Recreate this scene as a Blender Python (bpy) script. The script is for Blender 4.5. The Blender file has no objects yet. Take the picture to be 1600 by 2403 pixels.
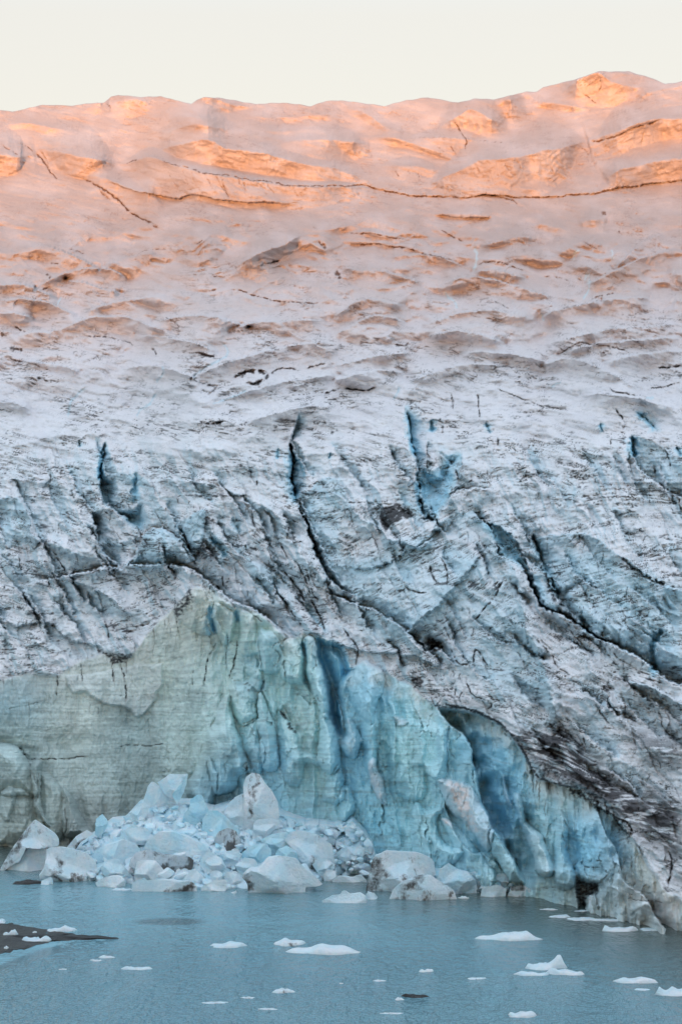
import bpy, bmesh, math, random
import numpy as np
from mathutils import Vector, Matrix

SC = bpy.context.scene
COL = SC.collection
R_ = math.radians
F = 5420.0      # focal length in photograph pixels
CX, HY = 800.0, 1140.0
HC = 60.0       # camera height over the lake, metres

# ------------------------------------------------------------------ camera, sky, sun, exposure
cam = bpy.data.cameras.new('camera'); camo = bpy.data.objects.new('camera', cam); COL.objects.link(camo)
camo.location = (0, 0, HC); camo.rotation_euler = (R_(90), 0, 0)
cam.sensor_fit = 'VERTICAL'; cam.sensor_height = 36; cam.sensor_width = 24
cam.lens = 36 * F / 2403; cam.shift_y = -(1201.5 - HY) / 2403
cam.clip_start = 1; cam.clip_end = 60000
SC.camera = camo
SUN_EL, SUN_AZ = 2.6, 189.0      # azimuth of the sun, clockwise from the view direction
w = bpy.data.worlds.new('World'); SC.world = w; w.use_nodes = True
nt = w.node_tree; nt.nodes.clear()
out = nt.nodes.new('ShaderNodeOutputWorld'); bg = nt.nodes.new('ShaderNodeBackground')
sky = nt.nodes.new('ShaderNodeTexSky'); sky.sky_type = 'NISHITA'; sky.sun_disc = False
sky.sun_elevation = R_(SUN_EL); sky.sun_rotation = R_(SUN_AZ); sky.air_density = 1.0; sky.dust_density = 1.2; sky.altitude = 200
tc = nt.nodes.new('ShaderNodeTexCoord'); sx = nt.nodes.new('ShaderNodeSeparateXYZ')
nt.links.new(tc.outputs['Generated'], sx.inputs[0])
# thin bright evening veil: cream at the horizon, cool blue overhead (elevation only, the same all round)
rmp = nt.nodes.new('ShaderNodeValToRGB'); el = rmp.color_ramp.elements
el[0].position = 0.0; el[0].color = (0.535, 0.49, 0.475, 1)
el[1].position = 1.0; el[1].color = (0.86, 0.93, 1.08, 1)
for p, c in ((0.20, (0.54, 0.50, 0.48, 1)), (0.27, (0.52, 0.62, 0.70, 1)), (0.40, (0.50, 0.70, 0.86, 1)), (0.65, (0.58, 0.72, .87, 1))):
    e = el.new(p); e.color = c
nt.links.new(sx.outputs['Z'], rmp.inputs[0])
VEIL = nt.nodes.new('ShaderNodeVectorMath'); VEIL.operation = 'SCALE'; VEIL.inputs['Scale'].default_value = 7.6
nt.links.new(rmp.outputs[0], VEIL.inputs[0])
NS = nt.nodes.new('ShaderNodeVectorMath'); NS.operation = 'SCALE'; NS.inputs['Scale'].default_value = 1.0
nt.links.new(sky.outputs[0], NS.inputs[0]); NS.inputs['Scale'].default_value = .55
ad = nt.nodes.new('ShaderNodeVectorMath'); ad.operation = 'ADD'
nt.links.new(VEIL.outputs[0], ad.inputs[0]); nt.links.new(NS.outputs[0], ad.inputs[1])
nt.links.new(ad.outputs[0], bg.inputs[0]); bg.inputs[1].default_value = 0.1
nt.links.new(bg.outputs[0], out.inputs[0])
sl = bpy.data.lights.new('sun', 'SUN'); so = bpy.data.objects.new('sun', sl); COL.objects.link(so)
sl.energy = 4.8; sl.angle = R_(0.55); sl.color = (1.0, 0.42, 0.15)
_a = R_(SUN_AZ); _e = R_(SUN_EL)
sd = Vector((math.sin(_a) * math.cos(_e), math.cos(_a) * math.cos(_e), math.sin(_e)))   # towards the sun
so.rotation_euler = sd.to_track_quat('Z', 'Y').to_euler()
SC.view_settings.view_transform = 'Standard'; SC.view_settings.look = 'None'
SC.view_settings.gamma = 1; SC.view_settings.exposure = 0.78
SC.cycles.max_bounces = 8; SC.cycles.diffuse_bounces = 6

# ------------------------------------------------------------------ numpy noise
_rs = np.random.RandomState(7)
_P = _rs.permutation(256); _P = np.concatenate([_P, _P, _P]).astype(np.int32)
_G = np.stack([np.cos(np.arange(256) * 2.3999), np.sin(np.arange(256) * 2.3999)], 1).astype(np.float32)
def pn(x, y, seed=0):
    x = np.asarray(x, np.float32) + seed * 17.31; y = np.asarray(y, np.float32) + seed * 5.77
    xi = np.floor(x); yi = np.floor(y); fx = x - xi; fy = y - yi
    xi = xi.astype(np.int32) & 255; yi = yi.astype(np.int32) & 255
    u = fx * fx * fx * (fx * (fx * 6 - 15) + 10); v = fy * fy * fy * (fy * (fy * 6 - 15) + 10)
    x1 = (xi + 1) & 255; y1 = (yi + 1) & 255
    s = int(seed) & 255
    def g(a, b, dx, dy):
        h = _P[_P[a] + b + s] & 255
        return _G[h, 0] * dx + _G[h, 1] * dy
    n0 = g(xi, yi, fx, fy); n1 = g(x1, yi, fx - 1, fy)
    n2 = g(xi, y1, fx, fy - 1); n3 = g(x1, y1, fx - 1, fy - 1)
    a = n0 + u * (n1 - n0); b = n2 + u * (n3 - n2)
    return (a + v * (b - a)) * 1.5
def fbm(x, y, o=4, seed=0, g=0.5):
    r = 0; a = 1.0; t = 0
    for i in range(o):
        r = r + a * pn(x * 2 ** i, y * 2 ** i, seed + i); t += a; a *= g
    return r / t
def rid(x, y, o=3, seed=0, g=0.5):
    r = 0; a = 1.0; t = 0
    for i in range(o):
        r = r + a * (1 - 2 * np.abs(pn(x * 2 ** i, y * 2 ** i, seed + i))); t += a; a *= g
    return r / t
def ss(a, b, x):
    t = np.clip((x - a) / (b - a), 0, 1); return t * t * (3 - 2 * t)
def cells(x, y, seed=0, jit=.85):
    x = np.asarray(x, np.float32); y = np.asarray(y, np.float32)
    xi = np.floor(x).astype(np.int32); yi = np.floor(y).astype(np.int32)
    d1 = np.full(x.shape, 9., np.float32); d2 = d1.copy(); dx1 = np.zeros_like(x); dy1 = np.zeros_like(x); h1 = np.zeros(x.shape, np.int32)
    for oy in (-1, 0, 1):
        for ox in (-1, 0, 1):
            cx_ = xi + ox; cy_ = yi + oy; h = _P[(_P[(cx_ + seed * 7) & 255] + cy_ + seed) & 255]; h2 = _P[(h + 91) & 255]
            dx = cx_ + .5 + jit * (h / 255. - .5) - x; dy = cy_ + .5 + jit * (h2 / 255. - .5) - y; dd = np.sqrt(dx * dx + dy * dy)
            mk = dd < d1; d2 = np.where(mk, d1, np.minimum(d2, dd)); d1 = np.where(mk, dd, d1); dx1 = np.where(mk, dx, dx1); dy1 = np.where(mk, dy, dy1); h1 = np.where(mk, h, h1)
    rr = lambda k_: _P[(h1 + k_) & 255] / 127.5 - 1
    return dx1, dy1, rr(3), rr(17), rr(41), d2 - d1
def cmix(c, col, m):
    return c + (np.array(col, np.float32) - c) * np.asarray(m)[..., None]

# frames of reading: origin and scale in which coordinates were noted on the photograph
FR = dict(A=(0, 1780, 1.96), B=(800, 1780, 1.96), C=(0, 1300, 1.96), D=(800, 1300, 1.96), E=(0, 900, 1.96), F=(800, 900, 1.96),
          G=(0, 100, 1.96), H=(800, 100, 1.96), I=(0, 500, 1.96), J=(800, 500, 1.96), K=(500, 1480, 3.92),
          M=(400, 1780, 3.136), N=(0, 1880, 3.136), S=(0, 0, 1))
def P(fr, s):
    ox, oy, k = FR[fr]
    return np.array([[ox + float(a.split(',')[0]) / k, oy + float(a.split(',')[1]) / k] for a in s.split()], np.float64)
def catmull(p, n=4, closed=False):
    if len(p) < 3: return p
    o = []
    N = len(p)
    rng = range(N) if closed else range(N - 1)
    for i in rng:
        if closed: a, b, c, d = p[i - 1], p[i], p[(i + 1) % N], p[(i + 2) % N]
        else: a, b, c, d = p[max(i - 1, 0)], p[i], p[i + 1], p[min(i + 2, N - 1)]
        for j in range(n):
            t = j / n
            o.append(0.5 * (2 * b + (c - a) * t + (2 * a - 5 * b + 4 * c - d) * t * t + (3 * b - a - 3 * c + d) * t ** 3))
    if not closed: o.append(p[-1])
    return np.array(o)

# ------------------------------------------------------------------ glacier relief
NX, NY = 1130, 940
xs = np.linspace(-170, 1770, NX).astype(np.float64)
_yw = np.array([(-200, 1976), (0, 1984), (400, 1990), (800, 2020), (1100, 2070), (1246, 2101), (1353, 2127), (1438, 2147), (1555, 2178), (1600, 2193), (1800, 2250)], float)
_yc = np.array([(-200, 1590), (0, 1596), (66, 1580), (133, 1586), (194, 1550), (245, 1532), (306, 1545), (367, 1463), (459, 1376), (490, 1384), (551, 1427), (607, 1438), (673, 1499), (714, 1489), (765, 1496), (800, 1522), (825, 1568), (851, 1550), (902, 1578), (963, 1606), (1014, 1657), (1060, 1668), (1126, 1677), (1177, 1703), (1234, 1779), (1259, 1830), (1361, 1851), (1438, 1912), (1478, 1958), (1515, 2030), (1560, 2090), (1620, 2130), (1800, 2190)], float)
_yt = P('G', '-340,330 0,310 60,318 200,285 330,290 400,280 480,275 515,248 545,240 650,250 740,247 880,282 905,262 940,252 1000,252 1180,283 1300,275 1430,292 1500,268 1568,265')
_yt = np.vstack([_yt, P('H', '200,292 300,265 400,252 540,277 610,257 700,262 850,225 900,225 930,205 1080,168 1180,132 1320,132 1420,160 1490,190 1568,178 1900,200')])
yw = np.interp(xs, _yw[:, 0], _yw[:, 1]); yc = np.interp(xs, _yc[:, 0], _yc[:, 1]) + 2.5 * pn(xs / 14, xs * 0, 3); yt = np.interp(xs, _yt[:, 0], _yt[:, 1]) + 1.5 * pn(xs / 22, xs * 0, 5)
v = np.linspace(0, 1, NY)[:, None]
Y = yw[None] + (yt - yw)[None] * v
X = np.repeat(xs[None], NY, 0)
# base slope of the ice, integrated up each column
k = np.exp(-0.5 * (np.arange(-40, 41) / 14.0) ** 2); k /= k.sum()
ycs = np.convolve(np.pad(yc, 40, mode='edge'), k, 'valid')
t = (ycs[None] - Y)
e = (HY - Y) / F
m = 5.0 + (1.15 - 5.0) * ss(-14, 22, t)
m = np.where(t > 22, 1.15 + (0.60 - 1.15) * ss(20, 520, t), m)
m = m + (0.44 - 0.60) * ss(1050, 650, Y) * (t > 22)
rng_ = ss(560, 300, Y)
m = np.maximum(m, e + 0.16) + 0.10 * rng_
ge = 1.0 / (m - e)
de = np.diff(e, axis=0)
lg = np.vstack([np.zeros((1, NX)), np.cumsum(0.5 * (ge[1:] + ge[:-1]) * de, 0)])
D0 = (HC * F / (yw - HY))[None] * np.exp(lg)
# smooth the lateral differences high on the glacier
Dm = np.convolve(np.pad(D0[-1], 40, mode='edge'), k, 'valid')
gY = D0 / F * ge                         # metres of distance per photograph pixel
W = np.zeros((NY, NX)); R = np.zeros((NY, NX))
XX = X.astype(np.float32); YY = Y.astype(np.float32)
wx = 7 * fbm(XX / 60, YY / 60, 3, 11) + 1.5 * pn(XX / 9, YY / 9, 15)
wy = 7 * fbm(XX / 60, YY / 60, 3, 21) + 1.5 * pn(XX / 9, YY / 9, 25)
Xw = X + wx; Yw = Y + wy
cliff = ss(6, -6, (yc[None] - Y) + 0.6 * wy)          # 1 on the calving face
DIRT_SHADE = np.zeros((NY, NX)); BLUE = np.zeros((NY, NX)); WHT = np.zeros((NY, NX)); PINK = np.zeros((NY, NX)); GREY = np.zeros((NY, NX))
CH = dict(dirt=DIRT_SHADE, blue=BLUE, wht=WHT, pink=PINK, grey=GREY)  # the dirt channel also carries painted shade of holes and the cave

BRK = (0.25 + 1.0 * ss(-.45, .1, fbm(XX / 16, YY / 16, 3, 19))).astype(np.float64); BRK = np.minimum(BRK, 1.05)
WOB = 1 + 1.1 * fbm(XX / 12, YY / 12, 2, 29)
VAR = 1 + 0.7 * fbm(XX / 45, YY / 45, 2, 39)
def window(p, pad):
    x0, x1 = p[:, 0].min() - pad, p[:, 0].max() + pad; y0, y1 = p[:, 1].min() - pad, p[:, 1].max() + pad
    j0, j1 = np.searchsorted(xs, x0), np.searchsorted(xs, x1)
    if j1 <= j0: return None
    sub = Y[:, j0:j1]
    ok = np.where(((sub >= y0) & (sub <= y1)).any(1))[0]
    if len(ok) == 0: return None
    return (slice(ok[0], ok[-1] + 1), slice(j0, j1))
def sdist(p, sl, closed=False):
    x = Xw[sl]; y = Yw[sl]
    best = np.full(x.shape, 1e9); side = np.zeros(x.shape); sp = np.zeros(x.shape)
    q = np.vstack([p, p[:1]]) if closed else p
    L = np.hypot(*(q[1:] - q[:-1]).T); cum = np.concatenate([[0], np.cumsum(L)]); T = cum[-1]
    for i in range(len(q) - 1):
        a = q[i]; d = q[i + 1] - a; l2 = max(d @ d, 1e-9)
        px = x - a[0]; py = y - a[1]
        tt = np.clip((px * d[0] + py * d[1]) / l2, 0, 1)
        dd = (px - tt * d[0]) ** 2 + (py - tt * d[1]) ** 2
        mk = dd < best
        best = np.where(mk, dd, best); side = np.where(mk, d[0] * py - d[1] * px, side); sp = np.where(mk, (cum[i] + tt * L[i]) / T, sp)
    return np.sqrt(best), side, sp
def inside(p, sl):
    x = Xw[sl]; y = Yw[sl]; c = np.zeros(x.shape, bool); n = len(p)
    for i in range(n):
        (x1, y1), (x2, y2) = p[i], p[(i + 1) % n]
        if y1 == y2: continue
        c ^= ((y1 > y) != (y2 > y)) & (x < (x2 - x1) * (y - y1) / (y2 - y1) + x1)
    return c
def tap(s, a, b):
    r = np.ones_like(s)
    if a > 0: r = r * ss(0, a, s)
    if b > 0: r = r * ss(1, 1 - b, s)
    return r
def lip(fr, s, a=(0, 1), b=(0, 1), unit='W', ta=.15, tb=.15, sharp=.8, **ch):
    """step along a line: a = (back, decay) on the left of travel, b = on the right; channels = (amount, width, side)"""
    p = catmull(P(fr, s)); pad = 3.2 * max(a[1], b[1], 8)
    sl = window(p, pad)
    if sl is None: return
    d, sd_, sp = sdist(p, sl); tp = tap(sp, ta, tb)
    left = 0.5 - 0.5 * np.tanh(np.sign(sd_) * d / min(sharp, 1.1))
    g_ = .5 if unit == 'W' else .25 + 1.35 * cliff[sl]
    if unit == 'W' and a[0] > 0 and b[0] < 0: a = (b[0] + .4 * a[0], a[1] * 1.3)
    fa, fb = (np.clip(1 - d / (1.7 * a[1]), 0, 1), np.clip(1 - d / (1.5 * b[1]), 0, 1)) if unit == 'W' else (np.exp(-d / a[1]), np.exp(-d / b[1]))
    h = g_ * (left * a[0] * fa + (1 - left) * b[0] * fb) * tp * VAR[sl]
    (W if unit == 'W' else R)[sl] += h
    for kx, (am, wd, sg) in ch.items():
        g = np.exp(-(d / wd) ** 2) * tp * am * (BRK[sl] if kx == 'dirt' else 1)
        if sg > 0: g = g * left
        if sg < 0: g = g * (1 - left)
        CH[kx][sl] = np.maximum(CH[kx][sl], g)
def crack(fr, s, h, wd, ta=.2, tb=.2, **ch):
    """an open cleft: h metres deep, wd pixels half width"""
    p = catmull(P(fr, s)); sl = window(p, wd * 5 + 12)
    if sl is None: return
    d, sd_, sp = sdist(p, sl); tp = tap(sp, ta, tb)
    isb = 'blue' in ch
    ww = np.maximum(wd * (.5 if not isb else .75) * (0.25 + 0.75 * tp) * WOB[sl], 0.7)
    R[sl] += h * (.4 if not isb else .42) * np.exp(-(d / ww) ** (4 if not isb else 2)) * tp * (BRK[sl] if not isb else 1)
    for kx, v_ in ch.items():
        am, k_ = v_ if isinstance(v_, tuple) else (v_, 1.3)
        CH[kx][sl] = np.maximum(CH[kx][sl], am * np.exp(-(d / (ww * k_ * (1.5 if kx == 'blue' else 1))) ** 2) * tp * (BRK[sl] if kx == 'dirt' else 1))
def plate(fr, s, h, bev=12, pw=0.7, tilt=(0, 0), sm=True, soft=0, **ch):
    """a slab standing h metres proud (negative: a hollow)"""
    p = P(fr, s)
    if sm: p = catmull(p, 3, True)
    sl = window(p, 14 + soft)
    if sl is None: return
    d, _, _ = sdist(p, sl, True); ins = inside(p, sl)
    sg = np.where(ins, d, -d)
    if soft: prof = ss(-soft, bev, sg)
    else: prof = np.clip(sg / bev, 0, 1) ** (pw * .65)
    cx_, cy_ = p.mean(0); rx, ry = np.ptp(p[:, 0]) + 1, np.ptp(p[:, 1]) + 1
    R[sl] -= (2.1 if h > 0 else 1.1) * h * prof * (1 + tilt[0] * (X[sl] - cx_) / rx + tilt[1] * (Y[sl] - cy_) / ry)
    for kx, am in ch.items():
        CH[kx][sl] = np.maximum(CH[kx][sl], am * ss(-3 - soft, 5 + soft, sg))
def tint(fr, s, soft=12, **ch):
    p = P(fr, s); sl = window(p, soft + 10)
    if sl is None: return
    d, _, _ = sdist(p, sl, True); ins = inside(p, sl); g = ss(-soft, soft, np.where(ins, d, -d))
    for kx, am in ch.items(): CH[kx][sl] = np.maximum(CH[kx][sl], am * g)

MR = 1.7
# ---- high glacier: scarps, lips and dirt lines (evening light) -----------
lip('G', '705,525 760,485 860,458 960,450 1040,485 1180,502 1300,535 1400,562 1500,572 1568,562', a=(14, 40), b=(-20, 50), ta=.06, tb=.2, dirt=(.25, 3, -1))
MAIN = '705,524 850,575 1000,605 1150,630 1300,650 1440,662 1568,655 1688,655 1768,680 1938,708 2068,712 2188,708 2308,700 2418,712 2528,708 2628,700 2748,690 2868,668 3008,650 3200,630'
lip('G', MAIN, a=(-10, 22), b=(0, 30), ta=.03, tb=0, dirt=(.95, 2.3, -1))
crack('G', MAIN, 3.0, 2.0, .05, 0, dirt=(.9, 1.1))
lip('G', '430,612 560,660 700,700 800,715 870,700 960,715 1100,735 1250,735 1400,740', a=(-9, 24), b=(8, 30), dirt=(.55, 2, 0))
crack('G', '372,618 450,660 540,720 620,790 700,830 745,852', 3, 2.5, .08, .1, dirt=(1, 1.8))
crack('G', '440,640 470,690 520,735', 2, 5, dirt=(.7, 1.2))
crack('G', '168,510 200,545 240,600 278,632', 3, 2.5, .1, .1, dirt=(1, 1.5))
lip('G', '175,512 190,488 260,500 400,530 545,562', a=(12, 30), b=(-14, 34), dirt=(.2, 3, -1))
lip('G', '-60,505 0,512 80,530 170,512', a=(8, 25), b=(-14, 34), ta=0, tb=.1)
lip('G', '-60,560 60,560 180,600 330,650', a=(6, 18), b=(-6, 18))
crack('G', '80,462 120,480 160,510', 2, 1.8, dirt=(.9, 1.5)); crack('G', '0,455 40,490 90,525', 2, 1.6, dirt=(.8, 1.5))
crack('G', '580,560 605,545 645,545', 2, 3, dirt=(.9, 1.3)); crack('G', '490,275 512,300 512,325', 2, 2.2, dirt=(.8, 1.3))
lip('G', '515,325 560,280 610,262 700,268', a=(8, 20), b=(-8, 25)); lip('G', '870,318 905,265 945,252', a=(8, 20), b=(-10, 30))
lip('G', '1000,262 1100,290 1185,290', a=(6, 14), b=(-10, 20)); lip('G', '740,378 860,345 960,350 1040,372', a=(6, 18), b=(-10, 22))
lip('G', '715,445 800,400 900,375 1000,390 1100,385', a=(6, 22), b=(-8, 30)); lip('G', '1180,402 1300,412 1440,400 1568,412', a=(6, 20), b=(-9, 25))
lip('G', '1260,470 1340,455 1440,448 1568,450', a=(6, 22), b=(-12, 30))
crack('G', '1020,620 1035,680 1058,725', 1.5, 1.6, dirt=(.8, 1.5)); crack('G', '1115,640 1130,690', 1.5, 3, dirt=(.4, 1.5))
for x0 in (760, 830, 870, 940, 985, 1080, 1180, 1220, 1330):
    crack('G', '%d,%d %d,%d %d,%d' % (x0, 560 + (x0 - 700) * .12, x0 + 25, 620 + (x0 - 700) * .1, x0 + 60, 690 + (x0 - 700) * .05), .8, 1.2, dirt=(.5, 1.3))
lip('H', '300,447 420,430 560,440 700,455 860,452', a=(8, 30), b=(4, 16), dirt=(.7, 2, -1))
lip('H', '430,402 520,350 600,310 700,355 770,368', a=(9, 26), b=(-12, 40))
crack('H', '518,350 560,420 577,460 562,512', 2, 1.8, dirt=(.9, 1.4)); crack('H', '495,470 525,520', 1.5, 1.6, dirt=(.8, 1.4))
lip('H', '140,452 230,440 320,465 400,492 480,520 562,556', a=(12, 30), b=(-8, 25)); lip('H', '-40,455 60,462 140,500', a=(6, 20), b=(-10, 30))
lip('H', '180,575 290,570 400,580 500,600', a=(8, 20), b=(8, 18), dirt=(.5, 2, -1)); 
for q in ('300,580 320,610', '350,590 365,640', '240,580 270,620', '430,470 480,505'): crack('H', q, 1, 1.4, dirt=(.7, 1.4))
lip('H', '395,665 450,630 520,600 600,560 650,540 720,540 800,520 860,520', a=(12, 34), b=(-12, 55))
lip('H', '850,520 930,495 1000,490 1070,470 1130,452', a=(9, 30), b=(-8, 40), dirt=(.55, 2, -1))
lip('H', '1130,452 1230,420 1330,385 1420,355 1480,350 1600,356', a=(14, 32), b=(-16, 60), ta=.02, tb=0)
crack('H', '1130,455 1200,450 1290,418 1360,390 1430,370 1480,356', 3, 2.6, .1, .1, dirt=(.9, 1.3))
lip('H', '1200,622 1290,582 1400,557 1530,532 1600,535', a=(12, 26), b=(-14, 26), ta=.05, tb=0, dirt=(.3, 3, -1))
lip('H', '1000,245 1050,200 1100,165 1180,140 1240,175 1350,205 1460,202', a=(10, 26), b=(-12, 40), dirt=(.35, 2, -1))
lip('H', '850,272 1000,285 1150,312', a=(6, 14), b=(-10, 20)); lip('H', '560,272 650,280 760,270 900,215', a=(5, 12), b=(-8, 20))
lip('H', '1330,300 1390,240 1470,220 1568,200', a=(8, 18), b=(-12, 30)); lip('H', '1420,330 1500,275 1568,285', a=(5, 14), b=(-9, 20))
crack('H', '1180,150 1190,200 1175,235', 1.5, 1.6, dirt=(.7, 1.5)); crack('H', '1100,230 1150,270 1180,290', 1.2, 1.5, dirt=(.7, 1.5))
lip('H', '380,335 470,345 540,320', a=(5, 15), b=(-7, 20)); lip('H', '130,370 200,395 295,412', a=(6, 15), b=(-9, 18))
for q in ('620,570 640,600', '750,560 775,600', '800,540 830,580', '960,570 985,620', '1090,470 1150,520', '1400,400 1380,460', '1150,640 1180,670'): crack('H', q, 1.2, 2, dirt=(.5, 1.5))
crack('H', '600,712 700,705 790,725 830,755', 3, 2.2, dirt=(1, 1.4)); lip('H', '430,795 560,800 700,805', a=(-6, 20), b=(8, 24), dirt=(.5, 2, 0))
tint('H', '1190,775 1225,775 1220,790 1195,790', 3, dirt=.9); lip('H', '1090,830 1150,815 1230,825', a=(6, 14), b=(-12, 18)); lip('H', '840,850 940,840 1080,880', a=(4, 14), b=(-8, 22))
# ---- middle slope ----
for q, h, w_, am in (('0,85 60,90 200,105 330,130', 2, 2, .9), ('0,120 40,150 150,145 300,165 450,205 580,222', 2.5, 2.2, .95), ('450,70 510,105 575,140', 2, 1.8, .9), ('600,255 640,232 700,230 800,250 860,272', 2, 1.6, .8),
      ('920,290 1000,300 1060,325', 1.6, 1.6, .7), ('1130,395 1200,378 1275,360', 2.2, 2.6, .85), ('980,440 1080,425 1200,395', 1.6, 1.6, .6), ('1275,75 1278,120', 1.5, 2.5, .8), ('1100,120 1150,150 1185,170', 1.5, 2.4, .8),
      ('690,405 790,440', 1.5, 1.4, .6), ('0,805 60,815 170,800', 3, 4, .95), ('240,600 290,612 320,590', 2, 3.6, .8), ('960,640 1000,650 1080,600 1170,600 1300,630 1360,605', 2.2, 2.4, .75), ('1440,705 1500,708 1568,695', 2.6, 3.4, .95),
      ('1380,810 1480,800 1568,780', 2.2, 2.2, .85), ('660,795 780,835 900,880 1000,905 1080,920', 1.6, 1.6, .65), ('500,820 520,880 515,915', 1.4, 1.8, .7), ('620,820 635,880 632,940', 1.6, 2.2, .85), ('870,630 960,665', 1.5, 1.6, .6),
      ('1180,790 1290,820 1410,850', 1.8, 2, .75), ('120,235 260,275', 1.2, 1.3, .5), ('500,380 550,375', 1.4, 2, .6)):
    crack('J', q, h, w_, dirt=(am, 1.6))
for q, h, w_, am in (('600,0 660,30 720,65 750,72', 2, 2.4, .95), ('880,145 915,130 940,118', 2, 2.6, .8), ('1180,250 1230,238 1290,210', 4, 5, .8), ('215,275 240,300', 2, 6, .9), ('230,225 280,238', 2, 3, .85), ('195,350 235,335', 2, 3.5, .8),
      ('1020,355 1100,360 1200,385 1300,410 1400,410 1530,415', 2.2, 2, .95), ('960,355 1000,352', 2, 3, .8), ('980,285 1040,300', 1.6, 2.5, .7), ('1430,65 1470,75', 1, 2, .7), ('1450,120 1500,160 1480,130', 2, 4, .7), ('1540,260 1568,310', 3, 7, .95),
      ('60,520 125,548', 2.5, 3, .95), ('0,560 30,575', 2.5, 6, .8), ('40,610 80,630 120,638', 2.5, 6, .9), ('700,620 725,655', 2, 5, .8), ('895,640 950,650 1010,662', 3.5, 6, 1), ('780,640 880,645', 1.6, 2, .6), ('165,755 235,775', 2, 4, .85), ('0,655 70,675 180,700 250,735', 1.8, 3, .7),
      ('360,560 470,570 560,595 650,615', 2, 3.2, .75), ('1060,790 1090,750 1150,725 1230,745 1180,780 1100,785', 5, 7, .95), ('1230,755 1300,715 1390,720', 2, 3.4, .8), ('1410,712 1460,695 1500,690', 2, 3.6, .8), ('1490,830 1568,810', 2, 3, .9), ('310,160 400,190', 1.4, 2.4, .7),
      ('940,800 1000,790 950,840', 2, 4, .6), ('915,955 960,965 1035,958', 5, 6, 1), ('740,470 800,495 850,530', 1.4, 1.8, .6), ('600,210 700,165 900,185', 1.2, 1.5, .55), ('190,410 250,430', 1, 2, .4)):
    crack('I', q, h, w_, dirt=(am, 1.5))  # besides dirt, this paints in the shade of the open holes
for q in ('-40,335 90,325 200,360 270,395', '-40,400 120,395 220,410 370,475', '-40,460 80,460 160,490', '160,345 260,290 400,250 520,262 590,310', '370,470 480,420 600,400 700,380 800,380', '40,575 150,545 260,540 380,490 520,470 620,490 820,560', '700,500 850,470 1000,480 1150,525', '1050,540 1180,500 1330,495 1500,490', '880,760 1000,700 1200,640 1400,600 1568,590', '1000,870 1200,800 1400,760 1568,740', '1080,250 1180,190 1300,140 1400,100 1568,110', '480,240 600,200 720,180', '0,860 60,870 150,900', '1130,960 1300,910 1400,890 1568,880'):
    lip('I', q, a=(9, 26), b=(-9, 30), ta=.2, tb=.25)
for q in ('0,465 80,400 180,400 300,430', '370,520 500,470 600,450 760,450 900,500', '0,560 150,470 300,500', '0,690 200,650 350,640', '300,780 450,720 600,690 760,700', '540,650 650,635 800,650 960,680', '940,600 1100,560 1250,530 1400,520 1568,505', '1000,650 1150,600 1300,590 1568,570', '920,700 1010,670 1110,680 1250,740 1380,820', '600,270 720,260 850,300', '1110,330 1250,270 1400,200 1568,160', '1250,260 1400,120 1500,110', '640,150 800,110 900,120', '1180,400 1300,390 1420,385', '920,480 1000,440 1200,400', '1200,690 1350,650 1568,630', '1100,835 1250,830 1400,860 1568,900', '0,760 100,730 200,720 300,735'):
    lip('J', q, a=(9, 26), b=(-9, 30), ta=.2, tb=.25)
for fr, q in (('I', '1010,590 1045,630 1035,660 960,700 900,750 905,775'), ('I', '720,820 690,870 640,910 630,945'), ('I', '265,420 290,385'), ('J', '920,460 935,500'), ('J', '610,155 620,210 605,265'), ('J', '1070,220 1080,180 1100,170'), ('J', '1115,315 1140,280 1135,350 1110,400'), ('J', '1245,170 1245,225'), ('J', '475,350 490,380 520,410 535,445'), ('I', '720,780 750,740 745,700'), ('I', '980,880 1060,855 1140,815'), ('J', '240,860 270,800'), ('I', '310,940 330,860 400,800'), ('J', '1400,850 1440,850'), ('J', '970,800 1010,780')):
    crack(fr, q, .9, 1.8, .1, .1, blue=(.5, 1.3))

# ---- crevassed zone ----
crack('E', '480,262 468,320 462,400 470,460', 9, 5, .25, .1, blue=(1, 2.0))
crack('E', '368,262 376,298', 5, 3, blue=(1, 1.6))
plate('E', '462,455 525,445 535,500 510,545 490,560 470,510', -5, 14, soft=8, blue=.75)
plate('E', '555,600 620,590 655,560 670,640 650,678 600,650', -6, 14, soft=9, blue=.85)
crack('E', '640,400 620,450 622,520 635,560', 6, 6, blue=(.9, 1.7))
lip('E', '470,300 490,380 540,420 620,420 680,440', a=(6, 20), b=(-8, 30), dirt=(.5, 6, -1))
tint('E', '500,400 640,420 740,450 760,600 700,660 600,560 520,500', 18, dirt=.22)
crack('E', '1330,270 1345,350 1340,440 1355,520 1372,565', 12, 8, .25, .1, blue=(1, 1.7))
crack('E', '1376,360 1390,400 1400,440', 4, 3, blue=(.8, 1.6)); crack('E', '1376,140 1372,200 1340,235', 2, 2, blue=(.4, 1.8), dirt=(.4, 1.2))
crack('E', '1280,300 1276,355', 3, 3, blue=(1, 1.6)); crack('E', '1525,310 1510,345', 3, 2.5, blue=(1, 1.6)); crack('E', '1440,400 1445,430', 2, 2, blue=(.6, 1.6))
lip('E', '1355,500 1372,565 1405,640 1430,720 1470,820 1500,880 1560,935', a=(5, 70), b=(-2.5, 50), unit='R', ta=.1, tb=.05, sharp=2, blue=(.35, 26, 1))
lip('E', '1400,600 1470,480 1568,440 1668,450', a=(4, 30), b=(-3, 40), unit='R', ta=.1)
tint('E', '1385,560 1470,470 1560,500 1560,900 1480,820 1430,700', 14, blue=.4, dirt=.12)
lip('E', '1160,540 1250,590 1340,690 1400,800 1480,900 1568,965', a=(2.0, 30), b=(2.5, 35), unit='R', dirt=(.25, 8, 0))
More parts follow.
